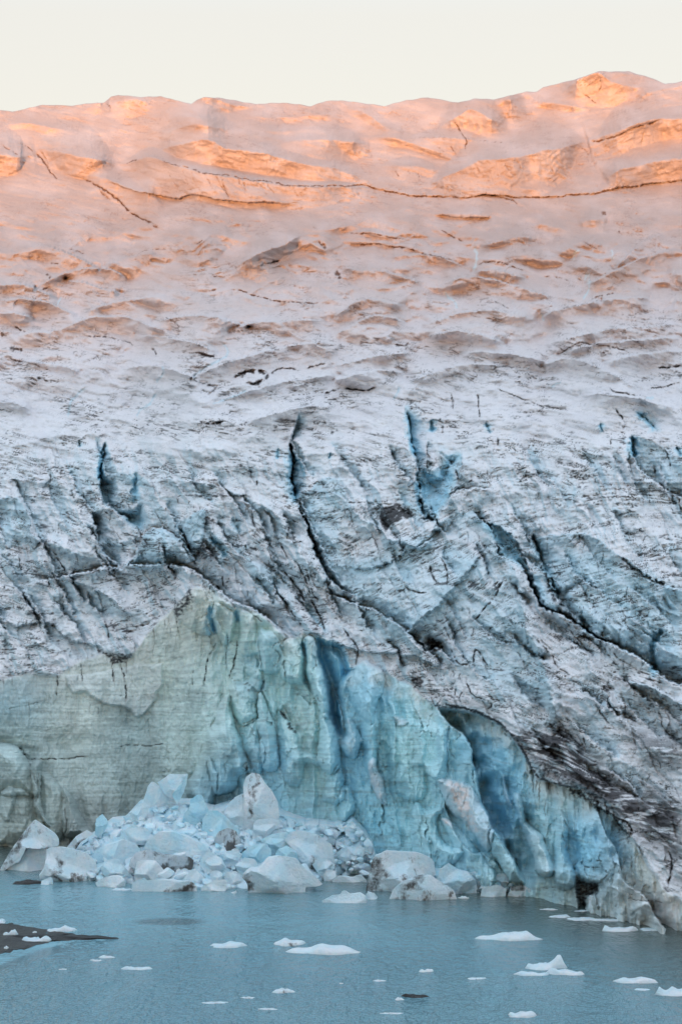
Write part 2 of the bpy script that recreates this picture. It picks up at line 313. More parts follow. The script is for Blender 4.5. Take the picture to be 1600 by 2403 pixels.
lip('E', '425,590 440,660 450,740 500,800 560,848', a=(7, 46), b=(-2, 40), unit='R', ta=.1, tb=.1, sharp=2, dirt=(.7, 4, 1))
lip('E', '0,528 80,520 130,600 140,700 200,725', a=(2.5, 30), b=(-2.5, 45), unit='R', ta=0, tb=.2)
tint('E', '0,540 90,545 130,640 130,700 0,740', 16, blue=.3)
lip('E', '140,700 160,760 200,715 290,740', a=(2, 20), b=(2, 14), unit='R', dirt=(.8, 6, -1))
plate('E', '570,835 640,790 665,690 740,668 820,700 875,775 890,820 780,835 660,850', 3.2, 40, tilt=(0.3, -.3), blue=.32)
crack('E', '455,700 520,745 600,740 655,700', 1.6, 4, dirt=(.4, 1.5), blue=(.4, 2)); crack('E', '820,650 850,710 880,780 900,820', 7, 5, dirt=(.6, 1.2), blue=(.4, 2.5))
plate('E', '840,660 900,590 945,575 940,700 900,790 870,760', 2.2, 20, blue=.35, tilt=(.5, 0))
crack('E', '960,700 1000,740 1050,808', 5, 7, blue=(1, 1.3)); crack('E', '1060,620 1090,665 1110,700', 4, 5, blue=(.7, 1.5)); crack('E', '1125,740 1135,765', 3, 4, dirt=(.5, 1.2), blue=(.6, 2))
tint('E', '890,780 940,690 1030,760 1000,820 920,820', 10, dirt=.6)
lip('E', '760,520 900,515 1050,520 1200,512', a=(5, 20), b=(8, 20), dirt=(.85, 3, 0)); lip('E', '800,480 900,500 1000,505', a=(3, 14), b=(4, 14), dirt=(.6, 2.5, 0))
lip('E', '560,305 700,320 820,345', a=(4, 16), b=(7, 16), dirt=(.6, 2.4, 0)); lip('E', '780,455 815,480', a=(2, 9), b=(5, 9), dirt=(.6, 4, 0))
for q in ('230,420 230,465', '330,480 345,530', '85,790 110,890', '210,890 225,935', '285,960 300,1050 315,1080', '110,950 120,1030', '20,920 25,960', '1155,560 1165,650 1190,680', '1330,650 1325,720', '620,640 650,700 690,750', '380,500 410,600', '1260,690 1300,760 1340,820', '1340,780 1380,850 1440,1000', '1180,450 1185,475', '1020,880 1030,940', '250,770 310,870', '1230,760 1280,850', '1400,850 1440,960 1480,1010'):
    crack('E', q, 2.2, 2.6, dirt=(.8, 1.7))
# F frame
crack('F', '293,110 315,190 320,270 345,355', 8, 4.5, .2, .15, blue=(1, 1.8)); crack('F', '413,162 427,228', 6, 6, blue=(1, 1.4))
crack('F', '398,265 393,330 392,405', 5, 3, dirt=(.8, 1.8)); crack('F', '672,175 688,232', 4, 3.5, blue=(1, 1.5)); crack('F', '715,235 722,290', 2, 2.5, dirt=(.8, 1.6)); crack('F', '505,50 520,130', 1.6, 2.4, dirt=(.7, 1.6)); crack('F', '630,40 636,150 640,170', 1.8, 2.4, dirt=(.8, 1.6)); crack('F', '465,195 470,235', 2, 2.4, dirt=(.7, 1.6))
plate('F', '350,440 375,385 430,405 470,340 548,328 530,400 520,480 470,570 440,625 395,628 365,560', -7, 42, soft=6, blue=.85)
crack('F', '350,430 352,500 372,590 390,620', 9, 7, .2, .1, blue=(1, 1.3)); crack('F', '365,440 380,470 378,520', 3, 3, blue=(.9, 1.5))
lip('F', '548,330 535,420 510,500 455,600', a=(0, 20), b=(0, 1), unit='R', blue=(.2, 12, 1)); lip('F', '545,345 600,350 640,370', a=(3, 18), b=(7, 14), dirt=(.5, 6, -1)); lip('F', '470,580 520,490 570,480 640,495 710,485', a=(7, 26), b=(-5, 26), dirt=(.75, 3.5, 1))
lip('F', '270,500 310,540 380,600', a=(2, 14), b=(2, 14), unit='R', blue=(.7, 8, -1))
tint('F', '175,575 250,555 310,570 350,610 270,625 235,650 200,690 178,630', 5, dirt=1); plate('F', '120,560 250,545 350,612 260,625 200,695 150,640', -1.6, 30, soft=10)
lip('F', '-10,548 80,540 150,555 250,552 320,575 385,612', a=(-4, 20), b=(7, 20), dirt=(.95, 3.5, -1)); tint('F', '30,560 180,560 190,640 60,610', 10, dirt=.5)
crack('F', '1352,132 1400,172 1448,222', 5, 5, blue=(.95, 1.7)); crack('F', '1188,182 1200,228', 5, 4.5, blue=(1, 1.5)); crack('F', '1330,240 1338,300 1352,345', 9, 7, blue=(1, 1.6)); crack('F', '1548,290 1560,340', 7, 5, blue=(1, 1.5)); crack('F', '1555,520 1560,600', 5, 3, dirt=(.8, 1.5))
lip('F', '1340,350 1380,395 1440,450 1510,495 1568,520', a=(6, 34), b=(-2, 30), unit='R', dirt=(.6, 6, 1)); tint('F', '1340,250 1440,280 1568,330 1568,500 1440,440 1350,350', 16, blue=.25, dirt=.25)
for q in ('1440,380 1445,450', '1480,300 1500,330 1510,400', '1265,110 1300,180 1290,215', '1240,240 1240,290', '1380,385 1385,410'): crack('F', q, 2.6, 3.2, dirt=(.8, 1.6))
# the great pyramid: back edge, blue sides, centre fold
lip('F', '595,585 640,630 690,675 715,770 735,800 778,805 810,835 850,900 900,965 1000,1010', a=(8, 110), b=(-4, 60), unit='R', ta=.06, tb=.05, sharp=2, dirt=(.2, 4, -1))
lip('D', '780,30 830,60 880,170 940,250 1010,285 1110,340 1200,398 1300,440 1400,500 1500,572 1568,602 1668,640', a=(9, 100), b=(-3, 60), unit='R', ta=.04, tb=0, sharp=2)
tint('F', '615,630 690,650 780,690 850,860 750,800 715,740', 8, blue=.9); plate('F', '640,640 700,665 715,745 755,795 830,840 800,740 760,680', -3, 18, soft=5)
lip('F', '620,640 700,655 780,695 830,790 870,880 930,1000', a=(4, 40), b=(-1.5, 20), unit='R')
crack('F', '875,690 900,760 935,850 970,920 990,990', 8, 8, .15, .1, blue=(.9, 2), dirt=(.25, .8)); lip('D', '905,0 940,80 960,150 1000,240', a=(0, 20), b=(0, 1), unit='R', dirt=(.95, 9, -1))
tint('D', '870,100 905,95 960,200 1005,265 960,255 920,215', 7, blue=.75)
lip('D', '778,40 815,130 832,240 852,350 905,440 942,540 968,660 990,745 985,800', a=(2.6, 110), b=(3.2, 90), unit='R', ta=.08, tb=.12, sharp=1)
tint('D', '600,250 775,60 825,240 850,355 900,440 940,540 965,660 700,690 620,440', 26, blue=.42)
tint('D', '0,60 380,-100 700,40 640,250 440,430 150,250 0,160', 22, blue=.38)
lip('D', '750,355 800,365 850,360', a=(-2.4, 30), b=(2, 40), unit='R', ta=.1, tb=.02)
for q in ('590,340 620,300 690,220 760,90', '605,540 620,440 680,540', '570,570 600,640 690,690 650,730', '395,20 420,100 450,150', '455,10 480,60 490,160', '280,130 330,170 430,180', '0,330 30,370 80,420 70,500', '500,420 540,500 600,500'):
    crack('D', q, 2.0, 3.0, dirt=(.85, 1.6))
tint('D', '380,380 440,390 480,430 440,450 400,450', 8, dirt=.85); plate('D', '380,385 440,390 490,440 420,455', -2.5, 14, soft=6)
tint('D', '310,560 380,570 380,620 320,600', 8, dirt=.85); tint('D', '500,300 570,300 540,380 480,420', 14, dirt=.45); tint('D', '170,200 360,260 420,330 300,330', 16, dirt=.3); tint('D', '520,580 700,600 690,720 600,640', 16, dirt=.35)
lip('D', '0,205 60,228 130,250 210,290 270,330 345,400 395,450', a=(5, 45), b=(-3, 40), unit='R', ta=0, tb=.1, dirt=(.35, 3, 1))
lip('D', '395,450 440,430 480,455 520,520', a=(3, 30), b=(-2, 30), unit='R')
lip('D', '70,430 200,450 300,460 400,490 440,520', a=(2, 30), b=(-1, 30), unit='R')
tint('D', '60,240 260,290 330,400 200,440 60,300', 16, blue=.4)
# right-hand block behind the pyramid
lip('F', '905,715 1000,690 1080,692 1150,700 1250,770 1350,830 1430,900 1568,955 1700,1000', a=(5, 40), b=(-6, 90), unit='R', ta=.05, tb=0, sharp=2, dirt=(.3, 3, -1))
tint('D', '930,0 1150,-10 1400,90 1568,170 1568,560 1400,480 1180,380 1020,260', 16, blue=.5)
plate('D', '985,160 1060,140 1130,115 1090,150 1050,190 1090,260 1100,300 1010,250', -5, 14, soft=6, dirt=.4); 
plate('D', '1088,290 1115,300 1140,330 1165,380 1120,355', -5, 10, soft=6, blue=1); crack('D', '1475,340 1440,400 1428,460 1440,525 1470,550', 12, 11, .1, .1, blue=(1, 1.25))
plate('D', '1480,200 1530,250 1540,262 1500,245', -3, 8, soft=6, blue=1); lip('D', '1290,330 1340,370 1400,420 1430,460', a=(3, 30), b=(-1, 20), unit='R', blue=(.7, 14, -1))
plate('D', '1180,250 1215,290 1190,380 1160,350', 2, 12); plate('D', '1290,330 1320,340 1300,430 1270,400', 1.5, 10); plate('D', '1050,210 1090,230 1100,310 1070,290', 2, 12)
lip('D', '1430,100 1460,140 1568,165', a=(3, 20), b=(-3, 30), unit='R', dirt=(.6, 4, -1)); lip('D', '1430,170 1470,250 1568,300', a=(-3, 30), b=(3, 30), unit='R', dirt=(.3, 4, 0))
# white right slope
for q in ('960,450 1000,520 1060,570', '1050,340 1130,440 1190,500', '1160,370 1230,460 1290,540', '1230,420 1320,510 1430,560', '1150,650 1200,740 1270,830', '1450,700 1480,800 1540,860', '1280,640 1310,700 1290,760', '900,380 960,470', '1090,780 1130,900', '980,740 1060,850 1130,905', '1490,1100 1568,1160'):
    crack('D', q, 1.6, 3, dirt=(.6, 2.2))
tint('D', '1200,585 1260,600 1240,650 1190,630', 12, dirt=.7); lip('D', '1270,580 1400,600 1500,650 1568,690', a=(2, 24), b=(-2, 40), unit='R', dirt=(.25, 5, -1))
# front-left hump and its crest over the ice cliff
lip('C', '-60,130 100,140 250,110 400,80 560,55 720,45 850,65 960,130 1080,215 1190,265 1300,350 1370,395', a=(6, 55), b=(-3, 60), unit='R', ta=.08, tb=.06, sharp=2, dirt=(.2, 3, 1))
lip('C', '0,300 100,330 230,320 330,400 480,420', a=(2, 30), b=(1.6, 30), unit='R', dirt=(.5, 5, 0)); lip('C', '250,110 340,130 450,170 520,230', a=(1.6, 30), b=(1.6, 30), unit='R', dirt=(.3, 5, 0))
tint('C', '790,250 880,150 900,200 840,280 820,300', 10, dirt=.75); tint('C', '440,440 620,460 600,490 520,480 460,460', 6, dirt=.75)
for q in ('480,300 510,400', '0,320 60,380', '800,180 820,300', '600,340 700,320', '1160,290 1180,290 1210,310'): crack('C', q, 1.5, 3, dirt=(.7, 1.8))
lip('C', '1140,0 1200,90 1290,190 1360,260 1420,330 1500,390', a=(3, 30), b=(2, 30), unit='R', dirt=(.4, 5, 1)); lip('C', '1390,210 1430,290 1480,340 1500,385', a=(4, 30), b=(-2, 20), unit='R', blue=(.8, 9, 1)); tint('C', '1140,20 1250,60 1330,150 1200,180', 12, blue=.45)
for q in ('1300,60 1360,150 1410,230', '1330,250 1370,300 1390,340', '1420,180 1470,290 1500,370', '1000,140 1010,170'): crack('C', q, 3, 4, dirt=(.8, 1.6))

# ---- the calving face ----
lip('K', '410,190 425,260 418,340', a=(.5, 30), b=(1.6, 30), unit='R', blue=(.5, 40, -1)); plate('K', '-240,1280 -200,1290 -230,1320', .5, 4)
crack('K', '125,-20 132,180 135,300 125,400', 1.6, 2.4, dirt=(.4, 1.5), blue=(.4, 2.2)); crack('K', '240,30 220,180 190,300 160,420 155,500', 1.4, 2.6, dirt=(.75, 1.5))
crack('C', '965,230 972,300 990,375', 4, 6, blue=(1, 1.3)); crack('C', '950,290 955,340 965,380', 2.4, 4, blue=(.8, 1.4)); crack('C', '1085,250 1100,320', 3, 4, blue=(1, 1.8))
plate('C', '985,225 1070,260 1085,330 1045,420 1000,385', 1.3, 10); plate('C', '1110,260 1165,290 1190,400 1195,560 1110,520 1105,340', 1.2, 14)
plate('K', '415,0 540,0 640,130 645,190 600,380 420,340', 1.4, 30, blue=.5); plate('K', '645,110 690,75 755,80 800,150 830,250 840,460 880,500 780,490 640,440 610,340 640,200', 2.2, 16)
plate('K', '820,120 850,50 900,40 945,110 965,250 1005,380 1025,450 1080,800 1000,760 920,580 905,480 860,400 850,260', 3.4, 13, blue=.15)
plate('K', '800,140 850,60 870,100 870,330 905,520 912,580 850,460 845,300', -3, 8, soft=3, blue=.9)
plate('K', '945,70 1060,100 1200,150 1260,340 1290,360 1200,530 1190,720 1195,960 1130,960 1085,820 1030,480 970,300', -8.5, 16, soft=3, blue=.95)
plate('K', '1000,150 1100,125 1210,170 1265,350 1215,560 1165,640 1130,560 1080,450 1040,350', 5.5, 40, soft=6, blue=.7)
plate('K', '1100,500 1150,620 1190,780 1200,940 1170,850 1140,700', 3.2, 8)
plate('K', '1290,370 1390,270 1450,300 1560,370 1568,520 1500,700 1450,860 1300,700 1250,560', 2.6, 28, blue=.25)
crack('K', '462,440 455,500 435,560', 5, 5.0, dirt=(.3, 1.0), blue=(.8, 1.6))
plate('K', '150,520 210,480 330,440 400,360 435,380 440,460 430,560 390,680 395,800 330,865 240,870 190,780 170,620', 2.6, 22, tilt=(-.2, 0))
plate('K', '40,740 60,670 160,580 185,780 200,880 260,1000 330,1220 345,1300 250,1350 190,1480 20,1500 -30,1300 -60,1000 10,850', 3.4, 26, tilt=(-.4, 0))
plate('K', '240,880 330,850 400,820 440,990 480,1100 440,1280 380,1290 330,1180 270,1050', 1.8, 18)
plate('K', '400,640 440,560 490,680 560,850 590,980 600,1240 560,1290 450,1250 430,1000 400,860', 4.2, 24, tilt=(-.3, 0))
plate('K', '600,720 650,700 720,850 780,950 800,1080 1000,1180 960,1250 860,1220 800,1400 700,1420 620,1250 600,1000', 2.4, 40, tilt=(.3, 0), blue=.1)
plate('K', '450,540 520,600 600,700 560,820 520,780', 1.5, 18); lip('K', '600,720 690,830 720,900 780,960', a=(1.8, 20), b=(0, 9), unit='R', dirt=(.8, 5, 0))
crack('K', '915,600 930,680', 1, 4, dirt=(.6, 1.5)); crack('K', '205,920 250,1020', .8, 2.5, dirt=(.5, 1.6)); tint('K', '280,1240 330,1240 330,1330 300,1330', 8, dirt=.8)
plate('K', '990,830 1030,760 1075,800 1130,940 1170,1080 1180,1230 1080,1320 1000,1270 955,1200 970,1060', 3.8, 20); plate('K', '1080,1320 1180,1240 1210,1568 1000,1568 1040,1400', 2.4, 18)
plate('K', '1225,820 1260,800 1310,860 1370,1000 1350,1050 1300,1180 1200,1120 1160,1020 1220,960', 2.8, 16, wht=.3); plate('K', '1420,870 1490,855 1500,1000 1510,1300 1430,1250 1420,1020', 2.2, 16)
plate('K', '1440,1360 1500,1290 1568,1350 1568,1568 1480,1500', 2.2, 14, wht=.6, pink=.5); plate('K', '1430,1210 1490,1200 1510,1290 1440,1280', 1.6, 10, wht=.3)
plate('C', '0,1095 60,1085 70,1140 50,1210 45,1240 0,1200', 1, 8)
plate('D', '125,960 160,945 195,1050 212,1150 165,1120 140,1040', 2.2, 12, wht=.6, pink=.3); plate('D', '0,1090 40,1070 62,1150 40,1210 0,1225', 2, 10)
plate('C', '862,1055 905,980 955,920 1000,1005 988,1130 960,1190 870,1120', 2.2, 14); plate('C', '-40,885 60,880 130,935 170,1100 120,1110 -40,1090', 2.6, 34, tilt=(0, -.4)); plate('C', '150,965 200,965 180,1120 230,1250 160,1170 150,1040', 3.0, 12)
plate('C', '285,1068 340,1130 400,1250 435,1300 300,1300 290,1150', 3.0, 18); plate('C', '190,1000 285,1090 300,1300 200,1300 170,1160', 1.8, 22)
lip('C', '-40,860 60,878 130,935 160,965', a=(1.6, 20), b=(0, 5), unit='R', dirt=(.4, 4, 1)); plate('C', '0,1090 150,1110 200,1300 0,1330', 2.2, 30)
plate('C', '200,840 250,960 330,1080 430,1290 380,1100 430,900 400,820', -1.4, 50, soft=20)
plate('C', '300,560 480,540 640,505 720,512 750,505 745,560 755,600 738,620 722,640 725,670 690,715 660,745 625,750 600,715 560,700 480,690 400,640 330,640', .55, 5, sm=False, wht=.25)
plate('C', '820,150 900,145 960,170 985,260 960,370 850,330 800,250', 1.4, 30, dirt=.0); tint('C', '800,270 840,260 900,230 900,190 870,170 820,210', 8, dirt=.5)
for q, h, wd_, am in (('520,895 570,890 680,880 790,868', .7, 1.8, .9), ('120,940 200,942 250,940 330,940 430,932', .8, 2.2, .95), ('0,720 80,705 150,690 240,668', .5, 1.6, .45), ('240,662 400,655 560,650 720,652 880,648 1050,640', .4, 1.3, .4), ('100,830 300,790 420,775', .4, 1.5, .3),
      ('258,560 268,590 262,660', 1, 2.4, .9), ('368,495 380,540 388,595', 1, 2.2, .85), ('515,455 522,500 520,600', 1, 2.4, .9), ('545,460 572,540 578,620 580,695', 1, 2.8, .85), ('962,465 952,530 930,625', 1, 3.2, .95), ('893,530 885,612', .8, 2.4, .7), ('230,665 245,685', 1, 4, .9), ('455,700 462,760', .5, 4, .5),
      ('800,200 815,310 820,380', 1, 2.4, .7), ('990,400 960,470', .8, 2, .5), ('1048,350 1045,500', .8, 2, .7), ('90,890 130,930', 1.5, 4, .8)):
    crack('C', q, h, wd_, .15, .2, dirt=(am, 1.4))
tint('C', '480,450 600,470 590,500 520,510 500,490', 6, dirt=.8)
# right half of the face
crack('D', '500,785 488,850 485,920 492,1020', 2.6, 3.0, .1, .15, blue=(.8, 1.6)); crack('D', '485,880 520,935 535,930', 1.2, 3, dirt=(.3, 1.5))
lip('D', '430,700 500,778 565,830 598,895 606,960 632,1060 642,1130 665,1190 690,1255 760,1340 800,1420 830,1530', a=(7.5, 60), b=(-2.6, 60), unit='R', ta=.1, tb=.1, sharp=2, blue=(.5, 30, 1))
plate('D', '250,740 310,770 270,790 250,770', 1, 8, wht=.5); lip('D', '240,590 250,700 250,1000 240,1100', a=(-.6, 20), b=(-1.6, 40), unit='R'); lip('D', '385,960 400,1010 440,1040', a=(-.8, 20), b=(1.2, 20), unit='R', dirt=(.3, 3, 0))
plate('D', '255,780 480,800 480,1020 420,1060 390,980 380,1120 260,1100', 1.5, 30); plate('D', '100,600 165,600 165,960 100,960', 1.4, 20)
plate('D', '338,1140 400,1180 475,1160 440,1240 470,1330 560,1372 430,1500 340,1420 320,1250', 2.6, 16); plate('D', '460,1220 510,1230 560,1290 640,1372 740,1560 500,1560 520,1372', 2.4, 16)
plate('D', '440,1040 530,1035 600,1070 640,1150 700,1260 680,1372 620,1300 560,1230 510,1200 470,1120', 2.4, 22, wht=.45)
tint('D', '460,1040 540,1040 580,1080 600,1180 635,1290 590,1270 545,1190 500,1110', 8, pink=.95, wht=.8); tint('D', '465,1220 500,1225 520,1260 480,1250', 6, pink=.9, wht=.8)
plate('B', '685,340 715,325 770,395 835,540 845,575 800,570 765,545 705,450', 3.6, 13); plate('B', '795,180 815,160 832,180 850,290 920,350 965,455 975,535 900,540 870,430 830,320', 3.6, 13, wht=.25)
plate('B', '1000,250 1020,240 1042,290 1042,420 1075,520 1075,590 1000,600 975,520 985,400', 3.0, 16); plate('B', '745,70 765,120 790,220 770,210 750,150', 1.5, 7, wht=.4); crack('B', '605,40 615,120', 3, 5, dirt=(.3, 1)); plate('B', '610,60 640,50 635,130 615,100', 1.8, 6)
lip('B', '470,170 500,280 560,400 620,440 650,430 700,470 740,530', a=(1.6, 30), b=(-.8, 20), unit='R')
crack('B', '700,330 780,440 820,560', 1.5, 3, dirt=(.5, 1.4)); crack('B', '900,590 1000,600 1060,600', .8, 2.4, dirt=(.5, 1.6)); crack('B', '1100,490 1150,495 1205,505', .8, 2.6, dirt=(.8, 1.3)); crack('B', '1150,460 1210,480', .7, 2.2, dirt=(.8, 1.3)); crack('B', '1320,650 1400,655 1500,665', .8, 2.6, dirt=(.8, 1.4)); crack('B', '1300,625 1500,615', .7, 2, dirt=(.6, 1.4))
plate('B', '1078,540 1130,560 1185,570 1180,620 1135,640 1130,690 1085,690', -5, 16, soft=4, dirt=.75); plate('B', '1185,520 1230,530 1220,600 1190,620', -1.5, 12, soft=4, dirt=.3)  # the cave's shade is also painted in, through the dirt channel
lip('B', '1165,200 1210,330 1250,390 1280,480 1300,560 1400,640 1450,740', a=(.6, 20), b=(-3.6, 60), unit='R', wht=(.25, 40, -1))
crack('B', '1490,420 1515,470 1508,600', 2.6, 4, dirt=(.8, 1.4)); crack('B', '1200,220 1250,260 1320,300 1340,370', 2, 4, dirt=(.9, 1.8)); crack('B', '1170,180 1180,250', 1.6, 5, dirt=(.9, 1.4)); crack('B', '1010,240 1015,290', .8, 3, dirt=(.6, 1.3))
lip('B', '1420,650 1440,720 1500,790 1600,830', a=(3, 30), b=(-2, 30), unit='R'); tint('B', '1290,500 1390,620 1568,640 1568,800 1440,740 1350,640', 20, wht=.35, pink=.35)
# overhanging dirt line above the blue wall, moraine-stained ice
lip('D', '430,692 540,702 640,738 740,790 800,850 850,935 900,1020 1000,1060 1100,1085 1160,1150 1250,1205 1320,1290 1340,1372', a=(1.5, 30), b=(2.2, 22), unit='R', ta=.08, tb=.1, dirt=(1.0, 5, 0))
lip('D', '430,692 540,702 640,738 740,790 800,850 850,935 900,1020 1000,1060 1100,1085 1160,1150 1250,1205 1320,1290 1340,1372', a=(-2.4, 14), b=(0, 10), unit='R', ta=.1, tb=.1)
tint('D', '880,930 1000,990 1130,1060 1170,1110 1100,1110 1000,1080 910,1050', 8, dirt=.55); tint('B', '1240,280 1330,330 1340,400 1260,400', 10, dirt=.5); tint('B', '1030,130 1160,150 1200,230 1180,260 1140,200 1050,160', 7, dirt=.75)
plate('D', '890,950 925,930 935,1000 905,1020', 1.4, 8, wht=.3); plate('D', '1000,1030 1060,1020 1130,1070 1060,1075 1005,1065', 1.2, 10, wht=.4)
tint('D', '740,800 900,820 1000,780 1090,850 1180,960 1300,1060 1400,1150 1568,1180 1568,1280 1450,1260 1330,1250 1250,1195 1160,1120 1100,1075 960,1010 860,930', 26, grey=1)
tint('B', '1250,260 1400,150 1568,200 1568,560 1480,420 1420,380 1330,330', 40, grey=.95); tint('D', '300,560 420,620 700,700 760,780 640,730 430,680', 14, grey=.3); tint('D', '1300,800 1568,850 1568,1000 1400,980', 40, grey=.75)
lip('D', '1120,900 1180,960 1240,1030 1260,1120 1250,1190', a=(1.2, 20), b=(1.2, 20), unit='R', wht=(.8, 8, 1))

# ---- main forms: crests, clefts and feet with a set offset on either side, spread smoothly between them ----
CS = 3.0; GXN = int((1770 + 170) / CS) + 2; GYN = int((2260 - 150) / CS) + 2
CV = []
def dc(fr, s, L, R_s, unit='R'):
    CV.append((catmull(P(fr, s), 5), L, R_s, unit))
def crest(fr, s, h, h2=None): dc(fr, s, (h if h2 is None else h2, None), (h, None), 'W')
# broken zone: (metres forward, wall-ness 0 crust .. 1 bare blue wall) on the left and right of travel
dc('C', '150,130 250,110 400,80 560,55 720,45 850,65 960,130 1080,215 1190,265 1300,350 1370,395', (-3.2, .35), (3.2, 0))
dc('C', '0,300 100,330 230,320 330,400 480,420', (1.0, .1), (-.6, .3))
dc('C', '250,110 340,130 450,170 540,230 600,300', (2.8, 0), (1.8, .35))
dc('E', '425,590 440,660 450,740 500,800 560,848', (-4.5, .75), (2, .05))
dc('E', '560,842 620,800 640,760 660,700 700,672 745,668 800,690 850,740 880,800 905,822', (-2.4, .15), (1.8, .7))
dc('E', '745,668 770,720 775,790', (1.8, .2), (1.8, .7))
dc('E', '-100,530 0,528 80,520 110,570 130,600 150,690 200,722 300,760 420,800', (2.6, 0), (2.6, .7))
dc('E', '-100,780 0,775 70,755 130,740', (-.6, .7), (-.2, 0)); dc('E', '200,722 170,790 190,860', (1.5, 0), (.8, .5))
dc('E', '480,262 468,320 462,400 470,460 475,540 500,560 560,610 640,668', (-4.2, .9), (1.2, 0))
dc('E', '485,262 510,330 535,405 560,420 620,415 680,440 715,500 740,560 765,640', (1.2, .1), (1.0, .7))
dc('E', '1376,140 1335,270 1345,350 1340,440 1355,520 1372,565 1405,640 1430,720 1470,820 1500,880 1560,935 1640,990', (-5.5, .85), (1.4, .1))
dc('E', '1345,262 1390,310 1405,440', (1, 0), (0, .6))
dc('F', '-160,500 -100,450 -20,440 20,500 60,590 160,650 220,712 300,730 380,742 450,640 520,595 600,586', (1.6, 0), (2.4, .62))
dc('E', '1160,540 1250,590 1340,690 1400,800 1480,900 1568,965', (2.4, .08), (2.4, .4)); dc('E', '1060,600 1150,760 1300,900 1400,1010', (-1, .25), (0, .2))
dc('E', '820,650 850,710 880,780 905,822', (-3, .75), (1.2, .3)); dc('E', '842,640 900,590 945,572 965,640 1000,700 1065,765', (1.4, 0), (1.4, .7))
dc('F', '293,110 315,190 320,270 345,355 350,440 365,520 375,590 390,628', (-4.5, .95), (1.2, .05))
dc('F', '545,328 555,380 530,470 480,560 442,628', (2.6, .1), (.4, .8)); dc('F', '380,632 445,632', (-5, 1), (1.6, .3))
dc('F', '455,604 520,505 600,482 710,485', (-2, .4), (2.8, 0)); dc('F', '398,262 392,405', (-1.2, .5), (1, 0))
dc('F', '600,588 640,630 690,675 715,770 735,800 778,805', (-3.2, .95), (3, .5))
dc('F', '622,636 700,652 780,698 830,790 870,880 930,1000 990,1060', (1.8, 0), (-1.2, .9))
dc('F', '878,690 900,760 935,850 970,920 995,1000 1020,1050', (-3.6, .7), (1.8, .1))
dc('F', '905,712 1000,690 1080,692 1150,700 1250,770 1350,830 1430,900 1568,955 1720,1010', (2.4, 0), (2.4, .72))
dc('D', '778,22 830,60 880,170 940,250 1010,287 1110,340 1200,400 1300,440 1400,500 1500,575 1568,602 1800,690', (-6.5, .72), (3.2, 0))
dc('D', '778,30 815,130 832,240 852,350 905,440 942,540 968,660 990,745 985,810', (5.2, 0), (5.2, .58))
dc('D', '740,800 830,850 930,900 985,830', (2, .1), (2, .2)); dc('D', '1040,330 1120,470 1230,640 1330,850', (1.0, .06), (1.8, .06)); dc('D', '1270,590 1400,600 1500,650 1568,690 1800,780', (3.2, 0), (3.6, .3))
dc('D', '-60,180 0,205 60,228 130,250 210,290 270,330 345,400 395,450 440,432 480,458 530,520', (-4.2, .65), (2.4, .2))
dc('D', '-60,400 60,440 200,455 300,465 400,495 500,560', (2.2, .1), (.8, .35)); dc('D', '-40,330 30,380 80,420', (.6, .4), (2, .3))
dc('D', '0,60 180,60 380,-60 560,-180', (.6, .6), (-.5, .65)); dc('D', '300,360 420,260 600,60 660,-40', (2.6, .5), (1.2, .66))
dc('C', '1140,0 1200,90 1290,190 1360,260 1420,330 1500,390', (2.4, 0), (2.2, .55)); dc('C', '1000,20 1100,120 1200,230', (-1.4, .3), (-1, .3))
dc('F', '1330,240 1345,345 1385,400 1450,455 1510,500 1568,525 1720,570', (-3.4, .6), (1.4, 0)); dc('F', '1340,238 1440,270 1500,330 1568,345 1720,400', (1.4, 0), (1, .5))
dc('F', '1355,135 1400,172 1450,222', (-1.4, .6), (.8, 0)); dc('F', '700,0 760,180 880,420 1000,560', (1.0, 0), (1.0, .05))
dc('F', '100,240 200,235 300,300 340,420', (1.4, 0), (1.4, .15)); dc('E', '800,320 900,300 1050,290 1200,240 1320,260', (1.2, 0), (1.2, .1)); dc('E', '0,300 150,260 300,230 440,260', (1.2, 0), (1.6, .05))
dc('E', '0,440 200,430 330,480 420,580', (.4, .1), (1.4, .05)); dc('E', '700,430 800,440 1000,470 1150,530', (.6, .05), (1.5, .3)); dc('B', '1000,0 1150,120 1300,300 1400,480', (2, 0), (1.0, 0)); dc('B', '1250,120 1568,300', (-1, 0), (.8, 0))
# the lesser clefts that run down between the great ones
_gr = random.Random(77); _pl = []; _k = 0
while len(_pl) < 95 and _k < 20000:
    _k += 1; x_ = _gr.uniform(-40, 1600); y_ = _gr.uniform(1075, 1900)
    if y_ > np.interp(x_, _yc[:, 0], _yc[:, 1]) - 50 or (y_ < 1160 and _gr.random() < .5): continue
    if any(abs(x_ - a_) * 1.25 + abs(y_ - b_) * .55 < 48 for a_, b_ in _pl): continue
    _pl.append((x_, y_)); lowr = x_ > 1080 and y_ > 1330
    an = R_(_gr.uniform(34, 46) if lowr else _gr.uniform(52, 68)); ln_ = _gr.uniform(30, 75); bend = _gr.uniform(-10, 14)
    yt2 = np.interp(x_ + math.cos(an) * ln_, _yc[:, 0], _yc[:, 1])
    if y_ + math.sin(an) * ln_ > yt2 - 12: continue
    pts = ' '.join('%f,%f' % (x_ + math.cos(an) * t_ * ln_ - math.sin(an) * bend * (1 - t_ * t_), y_ + math.sin(an) * t_ * ln_ + math.cos(an) * bend * (1 - t_ * t_)) for t_ in (-1, -.5, 0, .5, 1))
    dp = _gr.uniform(.5, 1.35)
    dc('S', pts, (-1.3 * dp, _gr.uniform(.45, .8)), (1.2 * dp, .05))
